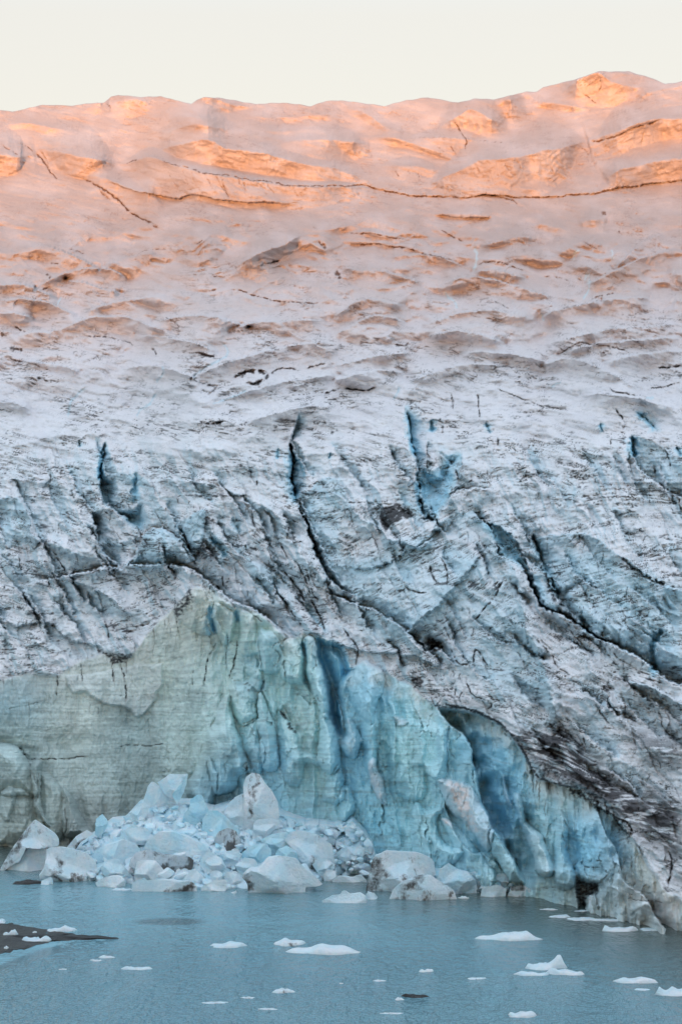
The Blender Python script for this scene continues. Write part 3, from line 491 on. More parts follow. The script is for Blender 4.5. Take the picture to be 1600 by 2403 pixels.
# high glacier: values are slope pixels towards the viewer
dc('G', '705,522 760,485 860,458 960,450 1040,485 1180,502 1300,535 1400,562 1500,572 1640,578', (-52, None), (-66, None), 'W')
dc('G', '705,526 850,575 1000,605 1150,630 1300,650 1440,662 1568,655', (-12, None), (-34, None), 'W')
dc('H', '0,655 120,655 200,680 370,708 500,712 620,708 740,700 850,712 960,708 1060,700', (-24, None), (-14, None), 'W')
dc('H', '1060,700 1180,690 1300,668 1440,650 1568,635 1750,620', (-4, None), (-10, None), 'W')
dc('G', '430,616 560,662 700,702 800,718 870,706 960,720 1100,740 1250,740 1400,745', (-8, None), (-2, None), 'W')
crest('G', '175,512 190,488 260,500 400,530 545,562', -34); dc('G', '180,520 240,605 275,632 420,628 560,585', (2, None), (2, None), 'W')
crest('G', '-80,505 0,512 80,530 170,512', -30); dc('G', '-80,610 100,612 230,622', (2, None), (-4, None), 'W'); crest('G', '372,612 450,650 540,715 620,785 740,846', -26)
crest('H', '1130,452 1230,420 1330,385 1420,355 1480,350 1600,356 1750,350', -66, -48); dc('H', '960,560 1080,600 1195,612', (-8, None), (-8, None), 'W')
crest('H', '1200,618 1290,580 1400,555 1530,530 1750,535', -36, -20); crest('H', '395,665 450,630 520,600 600,560 650,540 720,540 850,520 930,495 1000,490 1130,452', -48, -34)
crest('H', '140,452 230,440 320,465 400,492 480,520 562,556', -26, -14); dc('H', '300,450 420,434 560,444 700,458 860,456', (2, None), (-12, None), 'W'); crest('H', '430,402 520,350 600,310 700,355 770,368', -40)
crest('H', '1000,245 1050,200 1100,165 1180,142 1240,175 1350,205 1460,202', -46, -36); dc('H', '1000,300 1200,312 1330,310', (2, None), (2, None), 'W'); crest('H', '1330,300 1390,240 1470,220 1568,200', -28)
crest('H', '-40,455 60,462 140,500', -30); crest('G', '1260,470 1340,455 1440,448 1568,450', -30); crest('G', '715,445 800,400 900,375 1000,390 1100,385', -26); crest('G', '740,378 860,345 960,350 1040,372', -20)
crest('G', '1180,402 1300,412 1440,400 1568,412', -20); crest('G', '515,325 560,280 610,262 700,268', -16); crest('G', '870,318 905,265 945,252 1000,262 1100,290 1185,290', -24)
crest('G', '0,390 150,370 300,400 420,420', -16); crest('H', '560,272 650,280 760,270 900,215', -14); crest('H', '130,370 200,395 295,412', -18); crest('H', '180,572 290,568 400,578 500,600', -20); crest('H', '850,272 1000,285 1150,312', -18); crest('H', '1190,640 1300,610 1420,590 1568,590', -6)
crest('H', '1090,830 1150,812 1230,825', -20); crest('I', '1080,250 1180,190 1300,140 1400,100 1568,110', -30, -18)
for q in ('-40,335 90,325 200,360 270,395', '-40,400 120,395 220,410 370,475', '-40,460 80,460 160,490', '160,345 260,290 400,250 520,262 590,310', '370,470 480,420 600,400 700,380 800,380', '40,575 150,545 260,540 380,490 520,470 620,490 820,560', '700,500 850,470 1000,480 1150,525', '1050,540 1180,500 1330,495 1500,490', '880,760 1000,700 1200,640 1400,600 1568,590', '1000,870 1200,800 1400,760 1568,740', '480,240 600,200 720,180', '-60,860 60,870 150,900', '1130,960 1300,910 1400,890 1568,880', '60,170 200,150 330,190 460,250', '560,720 700,700 860,740 940,790', '100,680 240,690 380,730', '300,300 420,330 560,370', '620,560 760,570 900,600 1010,640'):
    crest('I', q, -24, -13)
for q in ('-40,480 80,400 180,400 300,430', '370,520 500,470 600,450 760,450 900,500', '-40,565 150,470 300,500', '-40,700 200,650 350,640', '300,780 450,720 600,690 760,700', '540,650 650,635 800,650 960,680', '940,600 1100,560 1250,530 1400,520 1568,505', '1000,650 1150,600 1300,590 1568,570', '920,700 1010,670 1110,680 1250,740 1380,820', '600,270 720,260 850,300', '1110,330 1250,270 1400,200 1568,160', '1250,260 1400,120 1500,110', '640,150 800,110 900,120', '1180,400 1300,390 1420,385', '920,480 1000,440 1200,400', '1200,690 1350,650 1568,630', '1100,835 1250,830 1400,860 1568,900', '-40,770 100,730 200,720 300,735', '450,330 600,290 800,330 1000,400', '200,200 400,190 560,240', '0,250 200,270 380,320', '400,560 520,540 640,560 760,600'):
    crest('J', q, -24, -13)
def solve(unit, ch, lam, scale=1.0):
    fix = np.zeros((GYN, GXN), bool); val = np.zeros((GYN, GXN))
    for p, L, Rr, u_ in CV:
        if u_ != unit: continue
        seg = np.hypot(*(p[1:] - p[:-1]).T); cum = np.concatenate([[0], np.cumsum(seg)]); T = cum[-1]
        s_ = np.arange(0, T, CS * .4); x = np.interp(s_, cum, p[:, 0]); y = np.interp(s_, cum, p[:, 1])
        dx = np.gradient(x); dy = np.gradient(y); l_ = np.hypot(dx, dy) + 1e-9; nx_, ny_ = dy / l_, -dx / l_
        tp = np.minimum(np.minimum(s_, T - s_) / (.14 * T), 1) if ch == 0 else 1
        for sg, vv_ in ((1, L[ch]), (-1, Rr[ch])):
            ix = np.clip(np.round((x + sg * nx_ * CS * .62 + 170) / CS).astype(int), 0, GXN - 1); iy = np.clip(np.round((y + sg * ny_ * CS * .62 - 150) / CS).astype(int), 0, GYN - 1)
            val[iy, ix] = vv_ * tp * scale; fix[iy, ix] = True
    lev = [(fix, val)]
    for _ in range(5):
        f_, v_ = lev[-1]; h2, w2 = (f_.shape[0] + 1) // 2, (f_.shape[1] + 1) // 2
        fp = np.zeros((h2 * 2, w2 * 2)); vp = np.zeros((h2 * 2, w2 * 2)); fp[:f_.shape[0], :f_.shape[1]] = f_; vp[:f_.shape[0], :f_.shape[1]] = v_ * f_
        c_ = fp.reshape(h2, 2, w2, 2).sum((1, 3)); v2 = vp.reshape(h2, 2, w2, 2).sum((1, 3)) / np.maximum(c_, 1); lev.append((c_ > 0, v2))
    u = None
    for k_ in range(len(lev) - 1, -1, -1):
        f_, v_ = lev[k_]
        u = np.zeros(f_.shape) if u is None else np.repeat(np.repeat(u, 2, 0), 2, 1)[:f_.shape[0], :f_.shape[1]]
        lm = lam * 4 ** k_; it = 50 if k_ else 36
        for _ in range(it):
            u = np.where(f_, v_, u); q_ = np.pad(u, 1, mode='edge')
            u = (q_[:-2, 1:-1] + q_[2:, 1:-1] + q_[1:-1, :-2] + q_[1:-1, 2:]) / (4 + lm)
        u = np.where(f_, v_, u)
    return u
def samp(u, x, y):
    gx_ = np.clip((x + 170) / CS, 0, GXN - 1.001); gy_ = np.clip((y - 150) / CS, 0, GYN - 1.001)
    i = gx_.astype(int); j = gy_.astype(int); fx = gx_ - i; fy = gy_ - j
    return (u[j, i] * (1 - fx) + u[j, i + 1] * fx) * (1 - fy) + (u[j + 1, i] * (1 - fx) + u[j + 1, i + 1] * fx) * fy
jg = ss(950, 1100, Y)
XD = X + (.55 + .5 * jg) * wx + jg * (4.0 * pn(XX / 17, YY / 11, 471) + 2.0 * pn(XX / 6, YY / 5, 473)); YD = Y + (.55 + .5 * jg) * wy + jg * (4.0 * pn(XX / 13, YY / 15, 475) + 2.0 * pn(XX / 6, YY / 5, 477))
FWD = samp(solve('R', 0, .012), XD, YD); WALL = samp(solve('R', 1, .012), XD, YD) * (1 - cliff)
R -= MR * FWD * (1 - .75 * cliff)
W += 1.5 * samp(solve('W', 0, .014), XD, YD) * ss(1180, 1000, Y) * ss(480, 640, Y)
# scarps of the high glacier: an even steep face between a crest and a foot line, a gentler back behind it
def scarp(fr, cr, ft, A=.86, back=1.5):
    A = min(A * 1.2, 1.06)
    c_ = P(fr, cr); f_ = P(fr, ft); c_ = catmull(c_, 4); f_ = catmull(f_, 4)
    x0 = max(c_[:, 0].min(), f_[:, 0].min()); x1 = min(c_[:, 0].max(), f_[:, 0].max())
    xq = Xw; on = (xq > x0) & (xq < x1)
    yc_ = np.interp(xq, c_[:, 0], c_[:, 1]); yf_ = np.interp(xq, f_[:, 0], f_[:, 1]); h = np.clip(yf_ - yc_, 0, None)
    ends = np.clip((xq - x0) / 40, 0, 1) * np.clip((x1 - xq) / 40, 0, 1); ends = np.where(x1 > 1650, np.clip((xq - x0) / 40, 0, 1), ends); ends = np.where(x0 < -40, np.clip((x1 - xq) / 40, 0, 1), ends)
    yy = Y + .35 * wy; t1 = np.clip((yf_ - yy) / np.maximum(h, 1), 0, 1); t2 = np.clip((yc_ - yy) / np.maximum(h * back + 4, 1), 0, 1)
    w_ = -A * h * (t1 ** 1.08) * (1 - t2) ** 1.3
    W[...] += np.where(on, w_ * ends, 0)
scarp('G', '705,524 760,485 860,458 960,450 1040,485 1180,502 1300,535 1400,562 1500,572 1568,590 1700,640', '705,526 850,575 1000,605 1150,630 1300,650 1440,662 1568,655 1700,656')
scarp('G', '560,560 640,540 705,530 850,580 1000,610 1150,635 1300,655 1440,667 1568,662 1700,668', '560,600 640,650 700,702 800,722 960,740 1100,760 1250,765 1400,765 1568,740 1700,700', .7, .25)
scarp('G', '170,512 190,488 260,500 400,530 545,562', '170,515 240,550 300,605 420,628 545,566')
scarp('G', '-330,500 0,512 80,530 170,512', '-330,600 40,612 110,565 170,516', .75)
scarp('G', '372,612 450,620 600,670 700,705 760,760', '372,618 450,690 540,740 620,800 760,850', .5, .6)
scarp('H', '1130,452 1230,420 1330,385 1420,355 1480,350 1750,345', '1130,456 1200,490 1290,535 1400,545 1530,520 1750,520', .82, .9)
scarp('H', '1190,622 1290,582 1400,557 1530,532 1750,535', '1190,690 1300,668 1440,650 1568,635 1750,620', .88, .8)
scarp('H', '395,665 450,630 520,600 600,560 650,540 720,540 850,520 930,495 1000,490 1130,452', '395,668 500,704 620,708 850,712 930,700 1030,620 1130,456', .74, .7)
scarp('H', '430,402 520,350 600,310 700,355 770,368', '430,425 560,440 700,452 770,440', .8)
scarp('H', '300,450 420,434 560,444 700,458', '300,455 380,500 500,545 562,560 640,500 700,462', .6, .4)
scarp('H', '1000,245 1050,200 1100,165 1180,142 1240,175 1350,205 1460,202', '1000,250 1080,290 1200,300 1330,290 1460,215', .8)
scarp('H', '1180,134 1300,142 1400,158 1470,188', '1180,142 1240,175 1350,205 1470,203', .8, .5)
scarp('G', '870,316 905,265 945,252 1000,262 1100,290 1185,290', '870,322 1000,325 1100,312 1185,293', .85)
scarp('G', '385,308 430,288 490,276 512,300', '385,318 450,328 512,325', .85); scarp('G', '500,330 540,275 610,262 720,290', '500,335 600,345 720,330', .6)
scarp('G', '715,375 770,358 860,345 960,350 1040,372', '715,378 860,400 1040,385', .7); scarp('G', '715,445 800,400 900,375 1000,390 1100,405', '715,448 850,455 1000,435 1100,408', .7)
scarp('G', '1260,470 1340,452 1440,446 1568,450 1700,470', '1260,475 1400,520 1568,550 1700,520', .85, .6); scarp('H', '130,445 230,436 320,463 400,490 480,518 562,556', '130,450 230,474 330,494 450,525 562,559', .85)
scarp('G', '1180,400 1300,410 1440,398 1568,400', '1180,402 1300,428 1440,425 1568,412', .8); scarp('H', '20,310 100,320 200,385 295,408', '20,320 100,360 200,410 295,412', .75); scarp('H', '850,266 1000,283 1150,312', '850,274 1000,312 1150,318', .85)
scarp('H', '1330,296 1390,240 1470,220 1568,198 1700,200', '1330,302 1450,305 1568,290 1700,290', .75); scarp('H', '700,275 760,262 820,300 860,345', '700,305 780,372 860,352', .65); scarp('G', '0,385 120,372 260,395 400,420', '0,400 120,400 260,425 400,425', .7)
scarp('G', '1120,330 1250,345 1400,340 1568,330', '1120,335 1250,372 1400,372 1568,345', .6); scarp('H', '560,275 650,268 760,262 860,240', '560,285 650,300 760,290 860,250', .5); scarp('H', '180,570 290,566 400,578 500,602', '180,590 290,640 400,640 500,605', .5, .5)
scarp('I', '1080,245 1180,188 1300,138 1400,98', '1080,255 1200,252 1300,205 1400,140', .85); scarp('I', '1000,140 1040,118 1080,140', '1000,148 1040,165 1080,146', .9); scarp('I', '1130,135 1180,112 1240,108', '1130,140 1180,138 1240,118', .9)
scarp('J', '0,92 100,86 200,100 330,126', '0,98 100,104 200,120 330,130', .9); scarp('J', '0,130 150,138 300,160 450,200', '0,158 150,152 300,172 450,206', .8); scarp('H', '1090,828 1150,812 1230,822', '1090,833 1150,852 1230,830', .9); scarp('H', '840,848 940,838 1060,870', '840,855 940,872 1060,880', .7); scarp('H', '430,790 560,788 700,795', '430,800 560,812 700,805', .7)

# ---- procedural relief ----
nc = 1 - cliff
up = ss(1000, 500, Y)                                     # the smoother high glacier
def terr(ph, f0=.35):
    u = 1 - (ph - np.floor(ph)); return -np.where(u < f0, u / f0, (1 - u) / (1 - f0))
A1 = ss(-.25, .25, fbm(X / 210, Y / 90, 2, 431)); A2 = ss(-.1, .35, fbm(X / 120, Y / 60, 2, 433)); A3 = ss(-.1, .3, fbm(X / 70, Y / 40, 2, 435))
hz = ss(1180, 950, Y)
T1 = terr((Yw + 150 * fbm(X / 330, Y / 260, 3, 437, .55) + .10 * X) / 92, .36)
T2 = terr((Yw + 95 * fbm(X / 170, Y / 150, 3, 439, .55) - .16 * X) / 50, .38)
T3 = terr((Yw + 60 * fbm(X / 90, Y / 90, 3, 441, .55) + .12 * X) / 24, .40)
W += nc * hz * (1 - .72 * ss(600, 480, Y)) * (26 * A1 * T1 * .75 + 13 * A2 * T2 * .9 + 5.0 * A3 * T3) * (.55 + .45 * up)
# ice ribs of the broken zone: each one a crest with a blue wall falling to the next cleft
ct = ss(1000, 1110, Y) * nc
tt_ = (.78 * Xw - .62 * Yw + 110 * fbm(X / 260, Y / 300, 3, 443, .5)); ph = tt_ / 118.0; fr_ = ph - np.floor(ph)
AR = ss(-.3, .2, fbm(X / 160, Y / 200, 2, 445)); tt2 = (.85 * Xw - .5 * Yw + 60 * fbm(X / 120, Y / 150, 3, 447, .5)) / 47.0; f2_ = tt2 - np.floor(tt2); AR2 = ss(-.1, .35, fbm(X / 90, Y / 120, 2, 449))
R += ct * (.9 * AR * (1 - fr_) ** 1.3 + .9 * AR2 * (1 - f2_) ** 1.3)
RIB = ct * np.clip(AR * ss(.55, .05, fr_) + .6 * AR2 * ss(.5, 0, f2_), 0, 1)
W += nc * (1 - .72 * ss(600, 480, Y)) * (14 * fbm(Xw / 300 + Yw / 500, Yw / 130, 2, 31, .4) + (9 + 9 * (1 - up)) * rid(Xw / 190 - Yw / 260, Yw / 70, 3, 37, .42) + 2.2 * fbm(Xw / 36, Yw / 15, 3, 41))
crv = nc * ss(960, 1150, Y)
_rw = 26 * fbm(X / 90, Y / 90, 2, 481)
rb1 = rid((.87 * Xw - .50 * Yw + _rw) / 46, (.50 * Xw + .87 * Yw) / 210, 3, 483, .5); rb2 = rid((.64 * Xw - .77 * Yw + _rw) / 44, (.77 * Xw + .64 * Yw) / 240, 3, 487, .5)
_mr = ss(980, 1180, X) * ss(1250, 1420, Y); RB = rb1 * (1 - _mr) + rb2 * _mr
RBA = ss(1000, 1130, Y) * nc * (.35 + .65 * ss(-.25, .3, fbm(X / 140, Y / 120, 2, 489)))
R -= 2.5 * RB * RBA
RBW = ss(.012, .05, np.gradient(RB, axis=1)) * RBA
R += crv * (.7 * -rid(Xw / 95 - Yw / 130, Yw / 150, 3, 51, .45) + 0.35 * rid(Xw / 20, Yw / 16, 2, 57) + .5 * fbm(Xw / 40, Yw / 40, 3, 59))
_vc = pn(Xw / 34 + .25 * pn(X / 15, Y / 15, 73), Yw / 120, 75)
VCR = np.exp(-(_vc / .035) ** 2) * ss(.25, .6, pn(Xw / 40, Yw / 26, 77)) * crv * .7
R += 1.0 * VCR; DIRT_SHADE[...] = np.maximum(DIRT_SHADE, VCR * .4)
# angle of the foliation, degrees down towards the right
ctl = np.array([(100, 300, 12), (500, 420, 20), (1000, 300, 8), (1500, 300, -14), (200, 600, 16), (600, 620, -12), (900, 600, 12), (1400, 560, 10), (150, 850, 14), (500, 830, 4), (700, 900, -14), (1000, 850, 14), (1450, 850, 12), (150, 1050, 8), (500, 1050, 10), (900, 1050, 12), (1300, 1080, 16),
    (100, 1200, 16), (250, 1280, 22), (60, 1400, 14), (250, 1420, -18), (400, 1400, -20), (700, 1300, 30), (620, 1250, 34), (830, 1250, -32), (880, 1350, -34), (960, 1300, -30), (1050, 1430, -28), (1150, 1400, -38), (1080, 1200, -20), (900, 1500, -14), (1100, 1600, 6), (1300, 1500, 38), (1400, 1600, 24), (1350, 1300, -14), (1450, 1430, -16), (1250, 1250, -10), (1500, 1650, 14), (1250, 1700, 22), (1350, 1800, 28), (1500, 1800, -10), (1550, 2000, 20),
    (300, 1700, -3), (600, 1700, -3), (900, 1800, 0), (1200, 1950, 4)], float)
num = np.zeros_like(X); den = np.zeros_like(X)
for cx_, cy_, a_ in ctl:
    q = 1.0 / (((X - cx_) ** 2 + (Y - cy_) ** 2) ** 1.5 + 8e4)
    num += q * a_; den += q
ANG = num / den
def along(lx, ly, seed, fn):
    r = np.zeros_like(X); angs = np.arange(-48, 49, 12.0)
    for i, a_ in enumerate(angs):
        wgt = np.clip(1 - np.abs(ANG - a_) / 12.0, 0, 1)
        mk = wgt > 0
        if not mk.any(): continue
        c, s_ = math.cos(R_(a_)), math.sin(R_(a_))
        x = Xq[mk]; y = Yq[mk]
        r[mk] += wgt[mk] * fn((x * c + y * s_) / lx, (-x * s_ + y * c) / ly, seed + i * 3)
    return r
Xq = X + 0.5 * wx; Yq = Y + 0.6 * wy - 0.35 * W
n1 = along(120, 7.0, 101, pn); n2 = along(62, 3.6, 151, pn); n3 = along(22, 2.8, 201, pn); n4 = along(300, 22, 251, pn)
gate = fbm(X / 130, Y / 60, 3, 61); gate2 = pn(X / 28, Y / 10, 67)
n5 = along(240, 16, 261, pn); iso = np.abs(((n5 * 4.5 + .6 * n2) % 1.0) - .5) * 2
fol = np.exp(-(iso / .13) ** 2) * ss(-.25, .35, gate2 + .4 * gate + .3 * n3)
thin = np.exp(-(n1 / 0.055) ** 2) * ss(-.10, .35, gate2 + 0.5 * gate) + 0.8 * np.exp(-(n4 / 0.02) ** 2) * ss(.0, .4, gate2)
spk = ss(.30, .62, n2 + 0.25 * gate) + 0.55 * ss(.34, .7, n3 + .2 * gate)
low = ss(930, 1180, Y) * nc
dens = 0.36 + 0.26 * ss(520, 900, Y) + 0.40 * low
dens = dens * (0.35 + 1.3 * ss(-.3, .45, gate))
streak = np.clip(thin * 0.7 + spk * 0.32 + fol * 1.0, 0, 1.0) * dens * nc
blotch = ss(.28, .6, fbm(Xw / 40, Yw / 17, 4, 71) + .25 * low) * nc * (0.25 + .5 * low)
W -= nc * (2.4 * n1 + 1.2 * n2) * (1 + 0.8 * low) * (1 - .4 * up)
W += nc * 3.0 * np.clip(thin + spk + fol, 0, 1) * dens
# face relief: fluted columns, scallops, fine bedding
fl = rid(Xw / 55, Yw / 260, 3, 81); sc_ = fbm(Xw / 30, Yw / 55, 4, 85)
leftc = ss(560, 430, X) * ss(1300, 1600, Y)
R += cliff * ((2.6 - 1.6 * leftc) * -fl + (1.1 - .6 * leftc) * -sc_ + 0.25 * rid(Xw / 9, Yw / 22, 2, 91) + 0.9 * fbm(Xw / 160, Yw / 160, 2, 95))
cw = fbm(X / 35, Y / 35, 3, 461) * .5; wallm = np.clip(cliff + .8 * ss(.2, .7, WALL), 0, 1)
a_ = cells(Xw / 44 + cw, Yw / 105 + cw + .2 * Xw / 44, 5); b_ = cells(Xw / 17 + cw, Yw / 34 - cw, 9)
fam = (.15 + .85 * ss(350, 620, X)) * ss(-.4, .3, fbm(X / 120, Y / 120, 2, 463))
R += wallm * fam * (1.5 * (a_[0] * a_[2] + .8 * a_[1] * a_[3]) + .55 * a_[4] + .55 * (b_[0] * b_[2] + b_[1] * b_[3]) + .12 * b_[4])
FRC = np.exp(-(a_[5] / .03) ** 2) * ss(0, .5, pn(X / 60, Y / 60, 465)) * wallm
R += .5 * FRC * fam
# blocky cracks across the crust
c_ = cells(Xw / 46 + .4 * cw - Yw / 160, Yw / 30 + .25 * Xw / 46, 13); crk = np.exp(-(c_[5] / (.035 + .03 * np.clip(gate, 0, 1))) ** 2) * ss(.12, .5, fbm(X / 75, Y / 75, 3, 467)) * low
R += .7 * crk; DIRT_SHADE[...] = np.maximum(DIRT_SHADE, crk * .85); R += low * .35 * c_[4] * ss(-.1, .3, gate)
DIRT_SHADE[...] = np.maximum(DIRT_SHADE, FRC * .3 * fam)
bed = along(170, 4.0, 301, pn); bed2 = along(90, 11.0, 351, pn)
R += cliff * 0.10 * bed
D = D0 + W * np.minimum(gY, 1.6) + R
D = np.maximum(D, 250)
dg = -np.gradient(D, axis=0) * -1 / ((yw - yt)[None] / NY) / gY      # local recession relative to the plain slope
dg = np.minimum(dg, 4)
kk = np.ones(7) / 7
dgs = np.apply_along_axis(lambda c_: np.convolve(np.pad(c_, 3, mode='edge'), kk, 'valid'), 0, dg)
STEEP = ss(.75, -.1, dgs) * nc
# ------------------------------------------------------------------ glacier colours (ice and dirt, with some light and shade put in)
# steep = fresh glacier ice, tinted to deepen the shading too; shallow = white weathering crust
C_ = np.empty((NY, NX, 3), np.float32); C_[...] = (0.86, 0.83, 0.845); C_ = cmix(C_, (0.42, 0.345, 0.32), up * .97)  # dusty high ice, painted darker and browner to temper the low sun
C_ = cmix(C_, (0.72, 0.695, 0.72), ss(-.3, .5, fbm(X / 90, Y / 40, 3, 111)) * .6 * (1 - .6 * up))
C_ = cmix(C_, (0.90, 0.90, 0.92), low * .9)
C_ = cmix(C_, (0.74, 0.83, 0.87), low * ss(-.1, .5, fbm(Xw / 60, Yw / 60, 3, 117)) * .6)
pal = [(0, 1620, (.40, .52, .54)), (0, 1750, (.44, .52, .49)), (100, 1900, (.42, .47, .43)), (200, 1950, (.36, .38, .35)), (200, 1650, (.56, .58, .52)), (330, 1580, (.60, .62, .54)), (460, 1450, (.60, .58, .50)), (300, 1720, (.40, .48, .46)), (450, 1750, (.47, .54, .49)), (350, 1850, (.33, .40, .38)),
       (560, 1500, (.58, .64, .58)), (560, 1620, (.56, .60, .55)), (520, 1850, (.33, .50, .56)), (600, 1650, (.50, .62, .62)), (680, 1550, (.60, .68, .64)), (700, 1700, (.56, .62, .58)), (740, 1820, (.44, .52, .50)), (680, 1900, (.33, .45, .48)), (640, 1780, (.42, .60, .68)), (730, 1950, (.38, .50, .52)),
       (850, 1620, (.42, .64, .74)), (830, 1800, (.34, .56, .66)), (900, 1700, (.46, .64, .68)), (950, 1750, (.50, .64, .62)), (900, 1900, (.28, .48, .55)), (980, 1900, (.40, .56, .58)), (1020, 1720, (.52, .70, .72)), (1080, 1880, (.50, .64, .68)), (1120, 1720, (.36, .56, .64)),
       (1200, 1800, (.34, .54, .62)), (1180, 1900, (.28, .54, .68)), (1280, 1900, (.42, .54, .55)), (1250, 2000, (.44, .50, .49)), (1200, 2050, (.33, .42, .43)), (1370, 1960, (.26, .54, .68)), (1350, 1880, (.50, .53, .50)), (1420, 2010, (.22, .44, .56)), (1400, 2100, (.36, .36, .35)), (1500, 2050, (.58, .54, .50)), (1590, 2080, (.62, .56, .52)), (1480, 2120, (.46, .43, .42)), (1600, 2180, (.60, .56, .55))]
pn_ = np.zeros((NY, NX, 3)); pd_ = np.zeros((NY, NX))
rows = slice(0, int(NY * .52))
for px, py, c in pal:
    q = 1.0 / (((Xw[rows] - px) ** 2 + ((Yw[rows] - py) * .8) ** 2) ** 1.6 + 2e5)
    pn_[rows] += q[..., None] * np.array(c); pd_[rows] += q
pc = (pn_ / np.maximum(pd_, 1e-12)[..., None]).astype(np.float32)
bl = 1 + 0.20 * bed[..., None] + 0.30 * bed2[..., None] + .34 * fbm(Xw / 50, Yw / 140, 4, 121)[..., None] + .22 * fbm(Xw / 150, Yw / 90, 2, 123)[..., None]
_lr = ss(350, 700, X)[..., None]; pc = pc * (np.array([1.10, 1.17, 1.22]) * (1 - _lr) + np.array([1.30, 1.53, 1.58]) * _lr) * bl
_mx = pc.max(-1, keepdims=True); pc = np.where(_mx > .9, pc * .9 / _mx, pc)
pc = cmix(pc, (.20, .24, .23), ss(.22, .6, bed2 + .3 * fbm(X / 200, Y / 100, 2, 127)) * .35)
pc = cmix(pc, (.10, .15, .17), np.exp(-(bed2 / .05) ** 2) * ss(-.1, .5, gate2 + gate) * .35)
pc = cmix(pc, (.30, .58, .72), ss(.05, .5, fbm(Xw / 45, Yw / 150, 3, 131)) * .3 * ss(380, 620, X))
pc = cmix(pc, (.12, .11, .09), ss(.35, .7, fbm(Xw / 10, Yw / 70, 3, 133)) * ss(160, 0, Y - yc[None]) * .5)
_tb = ss(70, 4, (Y - yc[None]) + 40 * fbm(Xw / 30, Yw / 90, 3, 135)) * (.35 + .4 * ss(-.2, .3, fbm(Xw / 60, Yw / 60, 2, 137)))
pc = cmix(pc, (.74, .76, .72), _tb)
_dp = ss(.30, .55, fbm(Xw / 7, Yw / 95, 3, 139) + .1 * pn(X / 60, Y / 60, 140)) * ss(150, 10, (Y - yc[None]) - 60 * pn(X / 12, X * 0, 138)) * np.clip(ss(520, 380, X) + ss(1120, 1200, X), 0, 1)
pc = cmix(pc, (.10, .09, .075), _dp * .8)
C_ = C_ + (pc - C_) * cliff[..., None]
C_ = cmix(C_, (.62, .77, .84), np.clip(STEEP * low * .5 + RIB * .15 + RBW * .55 + .95 * ss(.12, .75, WALL + .25 * fbm(Xw / 30, Yw / 18, 3, 119)), 0, .92))  # walls and steep faces bluer: part ice colour, part painted shading
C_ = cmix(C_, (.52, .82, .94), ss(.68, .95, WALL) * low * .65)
BLUE *= (0.85 + .3 * fbm(Xw / 30, Yw / 60, 3, 141)); 
bluec = np.empty_like(C_); bluec[...] = (.52, .80, .91); bluec = cmix(bluec, (.28, .68, .88), ss(.55, 1.0, BLUE))
C_ = C_ + (bluec - C_) * np.clip(BLUE * 1.05, 0, 1)[..., None]
C_ = cmix(C_, (.78, .82, .85), np.clip(WHT, 0, 1)); C_ = cmix(C_, (.82, .70, .66), np.clip(PINK, 0, 1) * ss(-.3, .3, fbm(Xw / 14, Yw / 14, 3, 143)) * .9)
gm = np.clip(GREY, 0, 1) * (ss(-.25, .25, .7 * n2 + .7 * n1 + fbm(Xw / 50, Yw / 30, 3, 145) * .8 + .26) * .9 + .1) * nc
C_ = cmix(C_, (.085, .083, .09), gm)
hol = np.zeros_like(D)                                     # silt collects in the hollows
tmp = np.clip(W, -25, 25); hol = np.clip((n1 < 0) * .0 + (-(np.gradient(tmp, axis=0))) * .25, 0, .5) * 0
edge = ss(.45, 1.1, DIRT_SHADE + .85 * fbm(Xw / 8, Yw / 6, 3, 147) + .15 * n2 + .18)
dirt = np.clip(np.maximum(edge * np.clip(DIRT_SHADE * 1.6, 0, 1), 0) * .95, 0, .95)
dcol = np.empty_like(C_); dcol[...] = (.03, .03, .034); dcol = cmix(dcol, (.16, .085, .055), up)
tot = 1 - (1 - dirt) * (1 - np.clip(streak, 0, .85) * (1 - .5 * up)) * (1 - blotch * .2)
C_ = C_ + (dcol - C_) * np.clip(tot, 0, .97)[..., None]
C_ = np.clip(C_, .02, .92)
CLIFFA = cliff
# ------------------------------------------------------------------ materials
def mat(name, rough=.6, spec=.4):
    m_ = bpy.data.materials.new(name); m_.use_nodes = True; n = m_.node_tree
    b = n.nodes['Principled BSDF']; b.inputs['Roughness'].default_value = rough; b.inputs['Specular IOR Level'].default_value = spec
    return m_, n, b
def node(n, typ, **kw):
    o = n.nodes.new(typ)
    for k_, v_ in kw.items(): setattr(o, k_, v_)
    return o
def noise_node(n, vec, scale, detail=4, rough=.6, sc=(1, 1, 1)):
    mp = node(n, 'ShaderNodeMapping'); mp.inputs['Scale'].default_value = sc; n.links.new(vec, mp.inputs[0])
    t_ = node(n, 'ShaderNodeTexNoise'); t_.inputs['Scale'].default_value = scale; t_.inputs['Detail'].default_value = detail; t_.inputs['Roughness'].default_value = rough
    n.links.new(mp.outputs[0], t_.inputs['Vector']); return t_.outputs['Fac']
def ramp(n, fac, stops):
    r = node(n, 'ShaderNodeValToRGB'); e_ = r.color_ramp.elements
    e_[0].position, e_[0].color = stops[0][0], (*stops[0][1], 1); e_[1].position, e_[1].color = stops[-1][0], (*stops[-1][1], 1)
    for p_, c_ in stops[1:-1]: q_ = e_.new(p_); q_.color = (*c_, 1)
    n.links.new(fac, r.inputs[0]); return r.outputs[0]
def mul(n, a, b, f=1.0):
    x = node(n, 'ShaderNodeMix', data_type='RGBA', blend_type='MULTIPLY'); x.inputs[0].default_value = f
    n.links.new(a, x.inputs[6]); n.links.new(b, x.inputs[7]); return x.outputs[2]
